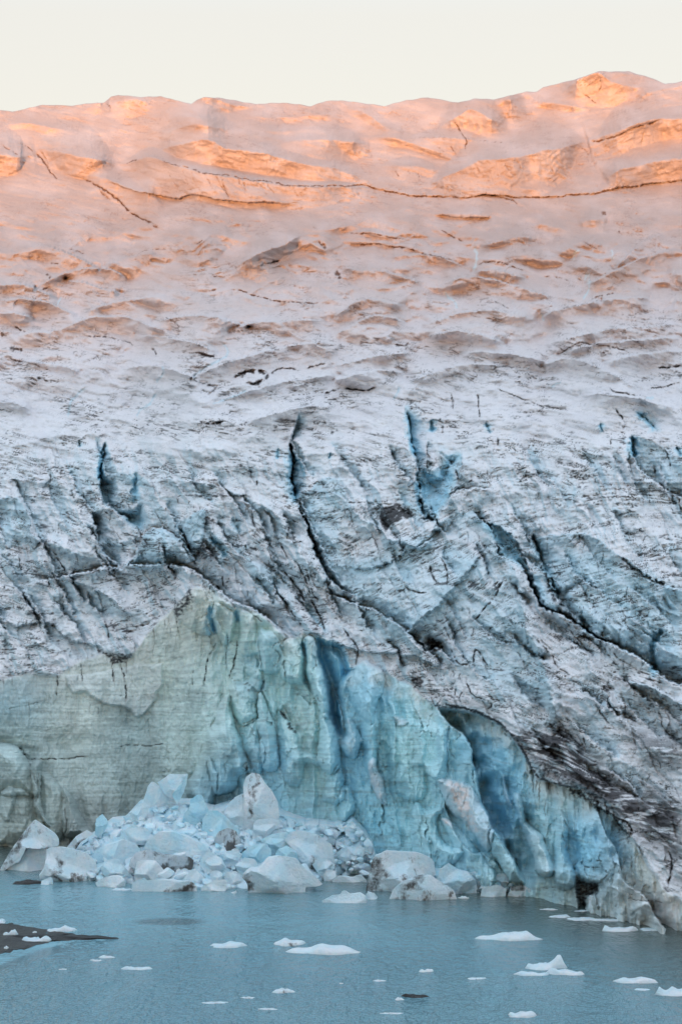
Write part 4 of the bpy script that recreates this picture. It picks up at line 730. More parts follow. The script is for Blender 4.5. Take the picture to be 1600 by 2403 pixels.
def mixc(n, fac, a, b):
    x = node(n, 'ShaderNodeMix', data_type='RGBA')
    n.links.new(fac, x.inputs[0])
    for i, c_ in ((6, a), (7, b)):
        if isinstance(c_, tuple): x.inputs[i].default_value = (*c_, 1)
        else: n.links.new(c_, x.inputs[i])
    return x.outputs[2]
def bump(n, b, h, dist, st=1.0):
    k_ = node(n, 'ShaderNodeBump'); k_.inputs['Distance'].default_value = dist; k_.inputs['Strength'].default_value = st
    n.links.new(h, k_.inputs['Height']); n.links.new(k_.outputs[0], b.inputs['Normal'])

def ice_sheet(name, rough, bd):
    m_, n, b = mat(name, rough, .35)
    at_ = node(n, 'ShaderNodeVertexColor', layer_name='Col'); tc_ = node(n, 'ShaderNodeTexCoord').outputs['Object']
    f1 = noise_node(n, tc_, 1.1, 5, .7); f2 = noise_node(n, tc_, 5.0, 3, .7)
    c = mul(n, at_.outputs['Color'], ramp(n, f1, [(.3, (.94, .94, .945)), (.55, (1, 1, 1)), (.8, (1.04, 1.04, 1.04))]))
    c = mul(n, c, ramp(n, f2, [(.28, (.90, .905, .915)), (.5, (1, 1, 1)), (.9, (1.05, 1.05, 1.05))]))
    n.links.new(c, b.inputs['Base Color']); bump(n, b, noise_node(n, tc_, 2.4, 6, .72), bd)
    return m_
MAT_SLOPE = ice_sheet('weathered_ice', .75, .35)
MAT_CLIFF = ice_sheet('glacier_ice', .5, .22)

def newobj(name, verts, faces, mats, parent=None, smooth=True, loc=None, quads=None):
    me = bpy.data.meshes.new(name)
    me.from_pydata(verts, [], faces)
    for m_ in (mats if isinstance(mats, (list, tuple)) else [mats]): me.materials.append(m_)
    me.polygons.foreach_set('use_smooth', np.full(len(me.polygons), smooth)); me.update()
    o = bpy.data.objects.new(name, me); COL.objects.link(o)
    if parent: o.parent = parent
    if loc is not None: o.location = loc
    return o
def gridmesh(name, V, faces, cols, mt, parent=None):
    me = bpy.data.meshes.new(name); nv = len(V); nf = len(faces)
    me.vertices.add(nv); me.vertices.foreach_set('co', V.astype(np.float32).ravel())
    me.loops.add(nf * 4); me.loops.foreach_set('vertex_index', faces.astype(np.int32).ravel())
    me.polygons.add(nf); me.polygons.foreach_set('loop_start', (np.arange(nf) * 4).astype(np.int32))
    try: me.polygons.foreach_set('loop_total', np.full(nf, 4, np.int32))
    except Exception: pass
    me.polygons.foreach_set('use_smooth', np.ones(nf, bool))
    me.update(calc_edges=True)
    if cols is not None:
        at_ = me.attributes.new('Col', 'FLOAT_COLOR', 'POINT')
        at_.data.foreach_set('color', np.hstack([cols, np.ones((nv, 1))]).astype(np.float32).ravel())
    me.materials.append(mt)
    o = bpy.data.objects.new(name, me); COL.objects.link(o)
    if parent: o.parent = parent
    return o
def setp(o, **kw):
    for k_, v_ in kw.items():
        if v_ is not None: o[k_] = v_
    return o

# ------------------------------------------------------------------ build the glacier
px = (X - CX) * D / F; pz = HC - (Y - HY) * D / F
V = np.stack([px, D, pz], -1)
bot = V[0].copy(); bot[:, 2] = -7; bot[:, 1] += 0.5
back = []
for dy, dz in ((6, -1), (25, -6), (90, -25), (260, -70), (600, -160)):
    r_ = V[-1].copy(); r_[:, 1] += dy; r_[:, 0] *= (1 + dy / r_[:, 1]); r_[:, 2] += dz; back.append(r_)
V = np.concatenate([bot[None], V, np.array(back)], 0)
Cc = np.concatenate([C_[:1], C_, np.repeat(C_[-1:], 5, 0)], 0)
CLm = np.concatenate([CLIFFA[:1], CLIFFA, np.zeros((5, NX))], 0)
NR = V.shape[0]
idx = np.arange(NR * NX).reshape(NR, NX)
quads = np.stack([idx[:-1, :-1], idx[:-1, 1:], idx[1:, 1:], idx[1:, :-1]], -1).reshape(-1, 4)
qc = CLm[:-1, :-1].reshape(-1) > 0.5
glacier = bpy.data.objects.new('glacier', None); COL.objects.link(glacier); glacier.location = (0, 0, 0)
setp(glacier, kind='structure', label='crevassed glacier tongue rising from the lake to a sunlit snowy crest')
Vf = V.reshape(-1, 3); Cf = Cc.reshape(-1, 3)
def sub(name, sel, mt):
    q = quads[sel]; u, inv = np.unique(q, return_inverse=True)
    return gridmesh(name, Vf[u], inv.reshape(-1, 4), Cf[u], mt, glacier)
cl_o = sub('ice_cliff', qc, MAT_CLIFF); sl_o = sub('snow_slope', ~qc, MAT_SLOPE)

# ------------------------------------------------------------------ hills behind the camera that shade the foot of the glacier
def hill():
    n_ = 90; vs = []; fs = []
    dirv = np.array([sd.x, sd.y]); dirv /= np.linalg.norm(dirv); per = np.array([-dirv[1], dirv[0]])
    L = 9000.0
    for i in range(n_ + 1):
        s_ = (i / n_ - .5) * 22000
        hgt = HILL_H + 16 * math.sin(s_ / 900.0) + 10 * math.sin(s_ / 371.0 + 1)
        for dd, hh in ((-2600, -5), (-1200, .45), (0, 1), (1500, .5), (4000, -5)):
            p_ = dirv * (L + dd) + per * s_; vs.append((p_[0], p_[1], hgt * hh if hh > 0 else -5))
    for i in range(n_):
        for j in range(4):
            a_ = i * 5 + j; fs.append((a_, a_ + 5, a_ + 6, a_ + 1))
    return vs, fs
HILL_H = 9000 * math.tan(R_(SUN_EL)) + 136
m_, n, b = mat('tundra', .9, .2); tc_ = node(n, 'ShaderNodeTexCoord').outputs['Object']
n.links.new(ramp(n, noise_node(n, tc_, .004, 6), [(.3, (.06, .05, .035)), (.7, (.13, .11, .085))]), b.inputs['Base Color'])
hv, hf = hill(); setp(newobj('hills', hv, hf, m_), kind='structure')
# ------------------------------------------------------------------ lake
def at_water(x, y, z=0.0):
    d = (HC - z) * F / (y - HY); return np.array([(x - CX) * d / F, d, z])
m_, n, b = mat('lake_water', .12, .5)
MAT_WATER = m_
b.inputs['IOR'].default_value = 1.33
tc_ = node(n, 'ShaderNodeTexCoord').outputs['Object']; at_ = node(n, 'ShaderNodeVertexColor', layer_name='Col'); sp_ = node(n, 'ShaderNodeSeparateColor'); n.links.new(at_.outputs[0], sp_.inputs[0])
big = noise_node(n, tc_, .03, 3)
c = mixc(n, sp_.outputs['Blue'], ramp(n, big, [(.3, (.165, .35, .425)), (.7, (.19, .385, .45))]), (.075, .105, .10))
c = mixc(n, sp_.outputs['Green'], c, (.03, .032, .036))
n.links.new(c, b.inputs['Base Color'])
r1 = noise_node(n, tc_, .9, 3, .6, (1.3, .55, 1)); r2 = noise_node(n, tc_, 2.6, 2, .6, (1.2, .6, 1))
r0 = noise_node(n, tc_, .22, 3, .6, (1.0, .6, 1))
a0 = node(n, 'ShaderNodeMath', operation='MULTIPLY_ADD'); n.links.new(r0, a0.inputs[0]); a0.inputs[1].default_value = 1.6; n.links.new(r1, a0.inputs[2])
a1 = node(n, 'ShaderNodeMath', operation='MULTIPLY_ADD'); n.links.new(r2, a1.inputs[0]); a1.inputs[1].default_value = .3; n.links.new(a0.outputs[0], a1.inputs[2])
a2 = node(n, 'ShaderNodeMath', operation='MULTIPLY'); n.links.new(a1.outputs[0], a2.inputs[0]); n.links.new(sp_.outputs['Red'], a2.inputs[1])
WATER_BUMP = node(n, 'ShaderNodeBump'); WATER_BUMP.inputs['Distance'].default_value = 2.4; WATER_BUMP.inputs['Strength'].default_value = 1
n.links.new(a2.outputs[0], WATER_BUMP.inputs['Height']); n.links.new(WATER_BUMP.outputs[0], b.inputs['Normal'])
gx = np.concatenate([[-9000, -2500, -600], np.linspace(-110, 110, 330), [600, 2500, 9000]]); gy = np.concatenate([[-9000, -2000, -200, 120], np.linspace(220, 400, 270), [450, 600, 900]])
GX, GY = np.meshgrid(gx, gy); GYs = np.maximum(GY, 60)
ipx = CX + GX * F / GYs; ipy = HY + HC * F / GYs
nzw = fbm(GX / 14, GY / 22, 4, 401); 
shore = np.interp(ipx, _yw[:, 0], _yw[:, 1])
shy = ipy + 26 * nzw
rip = .05 + .95 * ss(2095, 2290, shy - .10 * (ipx - 800) * (ipx > 800) + 10)
cal = ss(2290, 2262, ipy + .36 * ipx + 10 * nzw) * ss(2195, 2225, ipy) * ss(360, 300, ipx)
rip = rip * (1 - .9 * cal)
shoal = ss(1.0, .6, np.hypot((ipx - 395) / 95, (ipy - 2163) / 9) + .5 * nzw) * .55
bandm = ss(.1, .5, fbm(GX / 6, GY / 30, 3, 411)); rip = rip * (1 - .25 * bandm)
ice_refl = ss(60, 3, np.interp(ipx, _yw[:, 0], HC * F / (_yw[:, 1] - HY)) - GY + 10 * nzw); WC = np.stack([rip, shoal, ice_refl], -1)  # greyer by the ice foot: the glacier's reflection painted into the water
ny_, nx_ = GX.shape; id_ = np.arange(ny_ * nx_).reshape(ny_, nx_)
q_ = np.stack([id_[:-1, :-1], id_[:-1, 1:], id_[1:, 1:], id_[1:, :-1]], -1).reshape(-1, 4)
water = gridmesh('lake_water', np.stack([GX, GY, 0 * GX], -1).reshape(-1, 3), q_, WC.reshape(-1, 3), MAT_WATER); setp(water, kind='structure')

# ------------------------------------------------------------------ ice materials for the loose blocks
def _thr(n, v_, a_, b_):
    q_ = node(n, 'ShaderNodeMapRange'); n.links.new(v_, q_.inputs[0]); q_.inputs[1].default_value = a_; q_.inputs[2].default_value = b_; return q_.outputs[0]
def block_mat(name, hi, lo, dirt=0.0, dirtcol=(.12, .10, .085), seed=0):
    m_, n, b = mat(name, .42, .4); tc_ = node(n, 'ShaderNodeTexCoord').outputs['Object']
    oi = node(n, 'ShaderNodeObjectInfo').outputs['Random']
    f = noise_node(n, tc_, .32, 4, .6); f2 = noise_node(n, tc_, 2.2, 5, .7)
    c = ramp(n, f, [(.36, lo), (.62, hi)])
    c = mul(n, c, ramp(n, f2, [(.3, (.88, .92, .95)), (.55, (1, 1, 1))])); c = mul(n, c, ramp(n, oi, [(0, (.88, .95, .98)), (1, (1, 1, 1))]))
    if dirt > 0:
        g = noise_node(n, tc_, .2, 9, .72, (1, 1, .6)); r_ = ramp(n, g, [(.625 - dirt * .2, (0, 0, 0)), (.68 - dirt * .2, (.9, .9, .9))])
        c = mixc(n, r_, c, dirtcol)
    an = node(n, 'ShaderNodeAttribute', attribute_name='Dirt'); dm = node(n, 'ShaderNodeMath', operation='MULTIPLY_ADD')
    n.links.new(noise_node(n, tc_, .5, 9, .75), dm.inputs[0]); dm.inputs[1].default_value = 3.4; n.links.new(an.outputs['Fac'], dm.inputs[2])
    c = mixc(n, _thr(n, dm.outputs[0], 2.25, 2.95), c, (.085, .08, .075))
    n.links.new(c, b.inputs['Base Color']); bump(n, b, noise_node(n, tc_, .9, 8, .75), .7)
    if dirt < .9 and hi[0] > .3:
        b.inputs['Subsurface Weight'].default_value = .15; b.inputs['Subsurface Radius'].default_value = (.25, .7, 1.0); b.inputs['Subsurface Scale'].default_value = .5
    return m_
ICE = block_mat('fresh_blue_ice', (.90, .96, .99), (.62, .88, .98))
ICEB = block_mat('clear_blue_ice', (.74, .93, .98), (.48, .82, .95))
ICEW = block_mat('white_ice', (.92, .95, .97), (.74, .91, .97))
ICED = block_mat('dirt_streaked_ice', (.91, .94, .96), (.72, .89, .95), .35)
ICEDD = block_mat('silty_ice', (.66, .70, .72), (.45, .56, .62), .72, (.07, .068, .062))
MUD = block_mat('wet_silt', (.045, .04, .038), (.02, .02, .021))

def resample(p, n_):
    q = np.vstack([p, p[:1]]); L = np.hypot(*(q[1:] - q[:-1]).T); c = np.concatenate([[0], np.cumsum(L)])
    s_ = np.linspace(0, c[-1], n_, endpoint=False); return np.stack([np.interp(s_, c, q[:, 0]), np.interp(s_, c, q[:, 1])], 1)
def slab(name, fr, outline, dist, mt, seed=0, thick=.55, facets=8, sink=1.2, dens=48, rings=13, band=None, label=None, cat='ice block', group=None, rough=.05):
    """one solid chunk of ice: the outline read off the photograph, given its own distance, depth and facets"""
    rg = np.random.RandomState(seed + 100)
    p = P(fr, outline); yb = p[:, 1].max()
    floating = dist is None
    if floating: dist = HC * F / (yb - HY)
    wpx = np.ptp(p[:, 0]); hpx = np.ptp(p[:, 1])
    T = thick * min(wpx, hpx * 1.4) * dist / F
    dist = dist + T * .75
    bx = (p[:, 0].min() + p[:, 0].max()) / 2
    q = np.stack([(p[:, 0] - bx) * dist / F, (yb - p[:, 1]) * dist / F], 1)
    low_ = q[:, 1] < .22 * np.ptp(q[:, 1])
    if floating or sink: q[low_, 1] -= sink
    base = (HC - (yb - HY) * dist / F)
    q = resample(q, dens); q += rg.normal(0, rough * .35, q.shape) * (q[:, 1:2] > 0)
    c0 = q.mean(0); H_ = np.ptp(q[:, 1]); Wd = np.ptp(q[:, 0]); s_ = max(H_, Wd) / 2
    pl = []
    for i in range(facets):
        a_ = rg.uniform(0, 2 * math.pi); g = rg.uniform(.5, 1.5); pl.append((rg.uniform(.38, .95), math.cos(a_) * g, math.sin(a_) * g))
    if rg.rand() < .8: pl.append((.75, 0.05, .85))
    vs = []; 
    for sgn in (-1, 1):
        for r_ in range(rings):
            rho = 1 - (r_ / (rings - .0)) ** 1.15 if r_ else 1.0
            pts = c0 + (q - c0) * rho
            pil = (1 - rho ** 4) ** .62 if rho < 1 else 0
            for (x_, z_) in pts:
                t_ = pil
                if sgn < 0:
                    for a_, bx_, bz_ in pl: t_ = min(t_, a_ - (bx_ * (x_ - c0[0]) + bz_ * (z_ - c0[1])) / s_)
                    t_ = max(t_, .06 * (1 - rho))
                vs.append((x_, sgn * t_ * T + rg.normal(0, rough * .12) * (rho < 1) * T, z_))
        vs.append((c0[0], sgn * T * (.85 if sgn > 0 else min([1.] + [a_ for a_, _, _ in pl])), c0[1]))
    n_ = dens; half = rings * n_ + 1; fs = []
    for h_ in (0, 1):
        o_ = h_ * half
        for r_ in range(rings - 1):
            for i in range(n_):
                a_, b_ = o_ + r_ * n_ + i, o_ + r_ * n_ + (i + 1) % n_; f_ = (a_, b_, b_ + n_, a_ + n_); fs.append(f_ if h_ else f_[::-1])
        for i in range(n_):
            a_, b_ = o_ + (rings - 1) * n_ + i, o_ + (rings - 1) * n_ + (i + 1) % n_; f_ = (a_, b_, o_ + half - 1); fs.append(f_ if h_ else f_[::-1])
    for i in range(n_):
        a_, b_ = i, (i + 1) % n_; fs.append((a_, b_, b_ + half, a_ + half))
    o = newobj(name, vs, fs, mt, smooth=True, loc=((bx - CX) * dist / F, dist, base))
    bm = bmesh.new(); bm.from_mesh(o.data); bmesh.ops.recalc_face_normals(bm, faces=bm.faces[:])
    for e_ in bm.edges:
        if len(e_.link_faces) == 2 and e_.calc_face_angle(0) > .42: e_.smooth = False
    bm.to_mesh(o.data); bm.free()
    if band:                                # dirt-charged layer running through the block
        fx0, fx1, fz0, fz1, tl = band; zt = max(q[:, 1].max(), .1); co = np.array(vs)
        w_ = np.clip(co[:, 2], 0, None) / zt; uu = co[:, 0] / Wd + .5 - tl * w_
        uu = uu + .05 * np.sin(co[:, 2] * 2.1 + co[:, 0]) + .03 * np.sin(co[:, 2] * 5.3)
        f_ = ss(fx0 - .12, fx0 + .06, uu) * ss(fx1 + .12, fx1 - .06, uu) * ss(fz0 - .1, fz0 + .05, w_) * ss(fz1 + .1, fz1 - .05, w_) * (co[:, 1] < T * .6)
        at_ = o.data.attributes.new('Dirt', 'FLOAT', 'POINT'); at_.data.foreach_set('value', f_.astype(np.float32))
    return setp(o, label=label, category=cat, group=group)

# distance of the rubble heap's surface by image row
def heap_d(x, y):
    y0 = np.interp(x, [0, 420, 700, 800, 870, 1000, 1240], [2062, 2090, 2085, 2060, 2060, 2095, 2098]) - 6
    d0 = HC * F / (y0 - HY)
    cl = np.interp(x, _yw[:, 0], HC * F / (_yw[:, 1] - HY)) - 2.0
    f_ = np.clip((y0 - y) / 190.0, 0, 1)
    return d0 + (np.minimum(cl, d0 + 26) - d0) * f_ * .95 
# heap base: the crushed ice between the blocks
hp = P('N', '560,330 700,230 800,150 900,140 1010,20 1110,10 1400,10 1560,60')
top = np.vstack([[(150, 2010), (180, 1985)], hp, P('M', '540,300 800,390 900,440 1000,470 1200,490 1340,450 1440,560 1490,640 1510,720'), [(900, 2045)], P('B', '260,500 440,520 560,510 640,520 740,530 800,570 870,600 880,628')])
hx = np.arange(150, 1250, 3.0); order = np.argsort(top[:, 0]); tx = top[order]
hy0 = np.interp(hx, tx[:, 0], tx[:, 1]) + 4; hy1 = np.interp(hx, [150, 240, 420, 600, 700, 760, 860, 900, 1240], [2050, 2060, 2078, 2092, 2078, 2062, 2062, 2095, 2101])
hy1 = np.maximum(hy1, hy0 + 3)
rowsn = 60; vv = np.linspace(0, 1, rowsn)[:, None]; HYY = hy1 + (hy0 - hy1) * vv; HXX = np.repeat(hx[None], rowsn, 0)
# faceted lumps (cellular)
rg = np.random.RandomState(3); cp = np.stack([rg.uniform(150, 1250, 900), rg.uniform(1860, 2110, 900)], 1); cb = rg.uniform(-1, 1, (900, 3))
best = np.full(HXX.shape, 1e9); hgt = np.zeros(HXX.shape)
for (a_, b_), (k1, k2, k3) in zip(cp, cb):
    dd = (HXX - a_) ** 2 + (HYY - b_) ** 2; mk = dd < best; best = np.where(mk, dd, best)
    hgt = np.where(mk, 1.0 + .5 * k3 + .06 * (k1 * (HXX - a_) + k2 * (HYY - b_)) - np.sqrt(dd) * .09, hgt)
HD = heap_d(HXX, HYY) - hgt * .9
HV = np.stack([(HXX - CX) * HD / F, HD, HC - (HYY - HY) * HD / F], -1)
b0 = HV[0].copy(); b0[:, 2] = -3; b1 = HV[-1].copy(); b1[:, 1] += 7; b2 = b1.copy(); b2[:, 2] = -3
HV = np.concatenate([b0[None], HV, b1[None], b2[None]], 0); nr = HV.shape[0]; nn = len(hx); id_ = np.arange(nr * nn).reshape(nr, nn)
q_ = np.stack([id_[:-1, :-1], id_[:-1, 1:], id_[1:, 1:], id_[1:, :-1]], -1).reshape(-1, 4)
heap = gridmesh('crushed_ice', HV.reshape(-1, 3), q_, None, ICE); setp(heap, kind='stuff', label='crushed pale blue ice between the fallen blocks at the foot of the cliff', category='crushed ice')
heap.data.polygons.foreach_set('use_smooth', np.zeros(len(heap.data.polygons), bool))

# ------------------------------------------------------------------ the big fallen blocks
GRP = None
BL = [ # frame, outline, distance row (None = floats), material, thickness, label
 ('N', '0,470 20,430 90,350 170,240 215,180 258,136 330,185 420,250 440,290 438,330 350,345 200,330 150,410 80,440 30,480', None, ICED, .5, 'leaning dirty-edged ice slab farthest toward the shore, dark band along its edge', 2018),
 ('N', '48,500 70,440 145,415 200,360 250,325 300,332 350,345 345,420 330,515 200,525 60,520', None, ICEW, .55, 'rounded white ice block in front of the leaning dirty-edged slab', 0),
 ('N', '290,540 330,480 348,345 440,335 520,350 640,385 700,440 765,555 720,605 520,608 400,600 310,565', None, ICED, .6, 'tall white block with a dark vertical dirt cleft near the waterline', 0),
 ('N', '480,320 560,260 640,212 690,240 600,300 540,342', 2005, ICED, .5, 'plank-shaped ice slab tilted upward behind the cleft block', 0),
 ('N', '280,612 310,585 375,556 394,580 388,618', None, ICEW, .5, 'small white floe lump beside the cleft block', 0),
 ('N', '705,600 750,570 830,545 880,545 925,575 925,620 840,636 750,638', None, ICEW, .55, 'smooth white block afloat between the cleft block and the dirty long one', 0),
 ('N', '990,530 1010,440 1080,433 1150,440 1210,510 1200,560 1100,580 1000,580', 2064, ICEW, .6, 'squat grey-white block sitting behind the long dirt-streaked one', 0),
 ('N', '965,660 975,600 1020,577 1150,580 1270,570 1330,585 1400,582 1450,620 1450,650 1380,662 1200,672 980,668', None, ICED, .45, 'long low white block with brown dirt streaks at the front of the heap', 0),
 ('N', '1340,580 1380,540 1430,494 1500,560 1540,600 1530,630 1480,638 1440,600', None, ICEW, .5, 'pointed white block beside the long dirt-streaked one', 0),
 ('M', '225,960 240,935 330,895 400,888 420,905 400,980 300,982 240,978', None, ICEW, .55, 'low white wedge floating before the heap beside the great white berg', 0),
 ('M', '530,880 535,840 590,800 640,810 720,720 800,715 930,735 990,810 1080,880 1125,930 1080,942 990,945 1000,1000 840,1015 600,1005 570,980 570,920', None, ICEW, .55, 'great white wedge-shaped berg at the front with a dirty snout', 0),
 ('M', '840,600 880,540 960,530 1080,560 1190,640 1215,770 1120,800 1060,830 1010,790 940,740 880,650', 2035, ICED, .5, 'broad pale slab with brown speckles leaning behind the great white berg', 0),
 ('M', '320,610 350,540 420,512 480,530 520,600 510,650 460,682 400,675', 1985, ICEDD, .6, 'dark dirt-covered boulder of ice in the middle of the heap', 0),
 ('M', '535,560 540,300 535,200 560,130 600,105 650,110 700,180 750,240 790,320 802,400 800,480 700,560', 1945, ICED, .4, 'tallest pale blue ice pillar standing upright on the heap', 0),
 ('M', '390,420 430,330 480,280 540,255 550,330 545,500 530,530 470,500', 1940, ICED, .45, 'narrow shoulder block leaning on the tallest ice pillar', 0),
 ('M', '78,500 100,400 140,360 150,300 200,265 235,268 260,330 285,385 260,450 160,470 100,505', 1930, ICEB, .4, 'fin-shaped blue ice block standing up from the heap', 0),
 ('M', '228,560 235,450 285,380 345,385 430,450 520,540 530,600 440,560 300,570', 1960, ICEB, .5, 'blue-shaded block below the fin-shaped one', 0),
 ('M', '600,560 610,480 640,450 760,440 800,460 795,500 700,545 650,570', 1965, ICEW, .45, 'square-topped white block at the foot of the tallest pillar', 0),
 ('N', '1060,340 1100,270 1180,220 1280,215 1400,260 1500,320 1560,370 1530,440 1440,450 1260,420 1120,380', 2010, ICE, .5, 'broad smooth whitish-blue slab lying across the middle of the heap', 0),
 ('N', '950,480 960,430 1000,380 1080,355 1200,390 1400,410 1430,440 1420,490 1350,560 1270,570 1200,500 1160,440 1060,430 1000,500', 2048, ICEDD, .45, 'dirty underside slab with a dark hollow above the squat block', 0),
 ('N', '650,440 700,360 780,320 900,280 1000,310 1040,360 960,440 880,470 740,440', 2022, ICE, .5, 'wide pale blue slab between the tilted plank slab and the dirty hollow', 0),
 ('N', '860,290 900,220 980,175 1080,200 1130,260 1080,290 960,280', 1990, ICE, .5, 'rounded pale block uphill of the wide pale blue slab', 0),
 ('N', '735,480 790,430 880,425 900,470 1000,540 970,560 860,530 790,545 750,520', 2056, ICE, .5, 'scalloped pale block just above the waterline before the wide slab', 0),
 ('N', '908,120 960,80 1020,20 1060,8 1100,30 1090,90 1010,180 960,160', 1925, ICE, .45, 'upper pale block at the top of the heap under the leaning shards', 0),
 ('N', '700,220 708,130 755,92 800,150 790,190 740,235', 1958, ICEB, .5, 'small pointed spire of ice at the heap edge against the cliff', 0),
 ('A', '655,190 680,130 700,103 740,130 790,165 822,195 760,208 690,208', 1893, ICE, .4, 'triangular shard leaning on the cliff above the heap', 0),
 ('A', '725,110 780,72 830,72 865,70 830,120 795,165 760,145', 1880, ICE, .35, 'upper shard of the leaning pair resting on the ice cliff', 0),
 ('A', '866,70 858,120 845,160 815,192 792,165 830,118', 1885, ICEB, .35, 'narrow dark-edged shard beside the leaning pair', 0),
 ('M', '525,760 530,690 600,640 700,625 745,680 740,740 650,775', 2025, ICEB, .5, 'blue block with a flat top in front of the heap centre', 0),
 ('M', '740,720 790,670 860,640 930,690 950,740 800,718', 2030, ICEB, .5, 'low blue dome wedged under the speckled slab', 0),
 ('M', '660,600 740,560 860,540 880,640 800,660 740,700 720,640', 2012, ICEB, .5, 'deep-blue flat face between the pillar and the speckled slab', 0),
 ('M', '215,780 240,720 290,680 380,740 402,780 395,815 260,812', 2048, ICE, .5, 'plump pale block above the pointed white one', 0),
 ('M', '360,720 420,680 500,670 520,720 470,770 400,760', 2030, ICE, .5, 'angular pale block below the dark boulder', 0),
 ('M', '390,870 410,835 480,826 530,870 520,905 440,915', 2071, ICEW, .5, 'flat white block beside the dirty snout', 0),
 ('M', '290,860 300,830 350,825 390,850 385,890 320,895', 2064, ICEW, .5, 'small round white block behind the floating wedge', 0),
 ('M', '470,790 540,730 620,740 650,790 590,800 530,850', 2052, ICE, .5, 'pale block tucked behind the dirty snout', 0),
 ('M', '1035,770 1060,745 1150,740 1210,780 1180,830 1120,855 1060,810', 2055, ICE, .5, 'blocky pale lump right under the speckled slab', 0),
 ('M', '1125,850 1150,815 1220,830 1220,880 1180,908 1135,890', None, ICEW, .5, 'round white lump at the water beyond the great white berg', 0),
 ('M', '1190,900 1240,860 1340,870 1400,850 1445,900 1400,915 1220,915', None, ICEW, .5, 'low scalloped white block at the water beside the rock-dark berg', 0),
 ('M', '1220,700 1260,660 1300,655 1350,710 1340,740 1260,770', 2020, ICE, .5, 'cube-like pale block high on the heap flank', 0),
 ('M', '1340,690 1390,635 1450,680 1430,710 1360,735', 2012, ICE, .5, 'flat-faced blue-white block beside the cube-like one', 0),
 ('M', '1420,620 1450,580 1490,625 1480,665 1440,672', 2000, ICE, .5, 'small upright block at the far flank against the cliff', 0),
 ('B', '110,590 130,520 150,450 210,425 280,430 350,432 400,450 425,465 437,540 350,560 260,600 200,632 150,618', None, ICED, .6, 'large blue-topped berg with a black rock-dark flank', 0),
 ('B', '205,642 240,600 280,565 370,533 410,535 450,560 520,605 545,645 420,660 280,655', None, ICED, .55, 'white domed berg with a dark brown stripe before the black-flanked one', 0),
 ('B', '440,560 455,510 490,480 540,510 585,520 620,560 628,610 600,632 540,632 500,590', None, ICE, .5, 'blue-white peak-shaped block behind the domed striped berg', 0),
 ('B', '590,525 640,514 690,540 690,580 640,590', 2064, ICE, .5, 'pale block on the small heap against the cliff foot', 0),
 ('B', '700,560 720,530 755,528 775,565 740,590', 2068, ICE, .5, 'upright pale block near the end of the small heap', 0),
 ('B', '630,630 650,590 720,580 760,600 750,636 680,640', None, ICEW, .5, 'low white rubble block at the water under the small heap', 0),
 ('B', '750,630 780,590 830,580 870,600 880,632 820,638', None, ICED, .5, 'rubble block with a dark patch ending the small heap', 0),
 ('B', '1000,662 1050,622 1085,625 1092,675 1050,675', None, ICEW, .5, 'jagged white lump against the dark foot of the cliff', 0),
 ('B', '1135,690 1140,625 1180,640 1230,680 1220,715 1160,705', None, ICEW, .4, 'craggy pinkish-white ledge beside the dark cave at the waterline', 0),
 ('M', '1115,1045 1180,1010 1250,1000 1265,970 1290,970 1320,995 1400,985 1440,1010 1455,1070 1300,1068 1140,1058', None, ICEW, .6, 'flat white floe with a knob, adrift before the black-flanked berg', 0),
 ('M', '1430,1020 1450,975 1500,990 1525,1020 1480,1040', None, ICEW, .5, 'broken tip beside the knobbed white floe', 0),
]
for i, (fr, ol, row, mt, th, lab, alt) in enumerate(BL):
    nm = 'iceberg' if row is None else 'ice_block'
    if alt: row = alt
    dist = None
    if row is not None:
        pp = P(fr, ol); dist = float(heap_d(pp[:, 0].mean(), row)) - 2.0
    bd_ = None
    for key, val in (('dark band along', (.02, .13, 0, .95, .48)), ('cleft near', (.30, .40, -1, .75, -.12)), ('dirty snout', (-.1, .07, -1, .6, .1)), ('black rock-dark', (-.1, .22, -1, .85, .12)), ('dark brown stripe', (.04, .22, -1, 2, .38)),
                     ('long low white', (.72, .95, -1, .55, .0)), ('dark hollow', (.35, .95, -1, .42, .0)), ('dark patch ending', (.25, .7, .5, 2, 0)), ('tallest pale', (.05, .16, .3, 2, .3)), ('tilted upward', (.3, .5, -1, .5, .5))):
        if key in lab: bd_ = val
    slab(nm, fr, ol, dist, mt, seed=i, band=bd_, thick=th, label=lab, cat='iceberg' if nm == 'iceberg' else 'ice block', sink=1.4 if row is None else .8)

# ------------------------------------------------------------------ the small rubble: every lump an object of its own
def chunk_mesh(seed):
    rg = random.Random(seed); bm = bmesh.new()
    for i in range(15):
        a_ = Vector((rg.gauss(0, 1), rg.gauss(0, 1), rg.gauss(0, 1))).normalized() * rg.uniform(.8, 1.0)
        bm.verts.new((a_.x * .5, a_.y * .5, a_.z * .42))
    r_ = bmesh.ops.convex_hull(bm, input=bm.verts[:])
    bmesh.ops.delete(bm, geom=[g for g in r_['geom_interior'] if isinstance(g, bmesh.types.BMVert)], context='VERTS')
    bmesh.ops.bevel(bm, geom=bm.edges[:], offset=.035, segments=1, affect='EDGES')
    me = bpy.data.meshes.new('ice_lump'); bm.to_mesh(me); bm.free()
    return me
CH_ = [chunk_mesh(s_) for s_ in range(14)]
CM = []
for me in CH_:
    for mt in (ICE, ICEW, ICE, ICEW, ICEB):
        c_ = me.copy(); c_.materials.append(mt); CM.append(c_)
rg = random.Random(12); placed = []; nsmall = 0
tries = 0
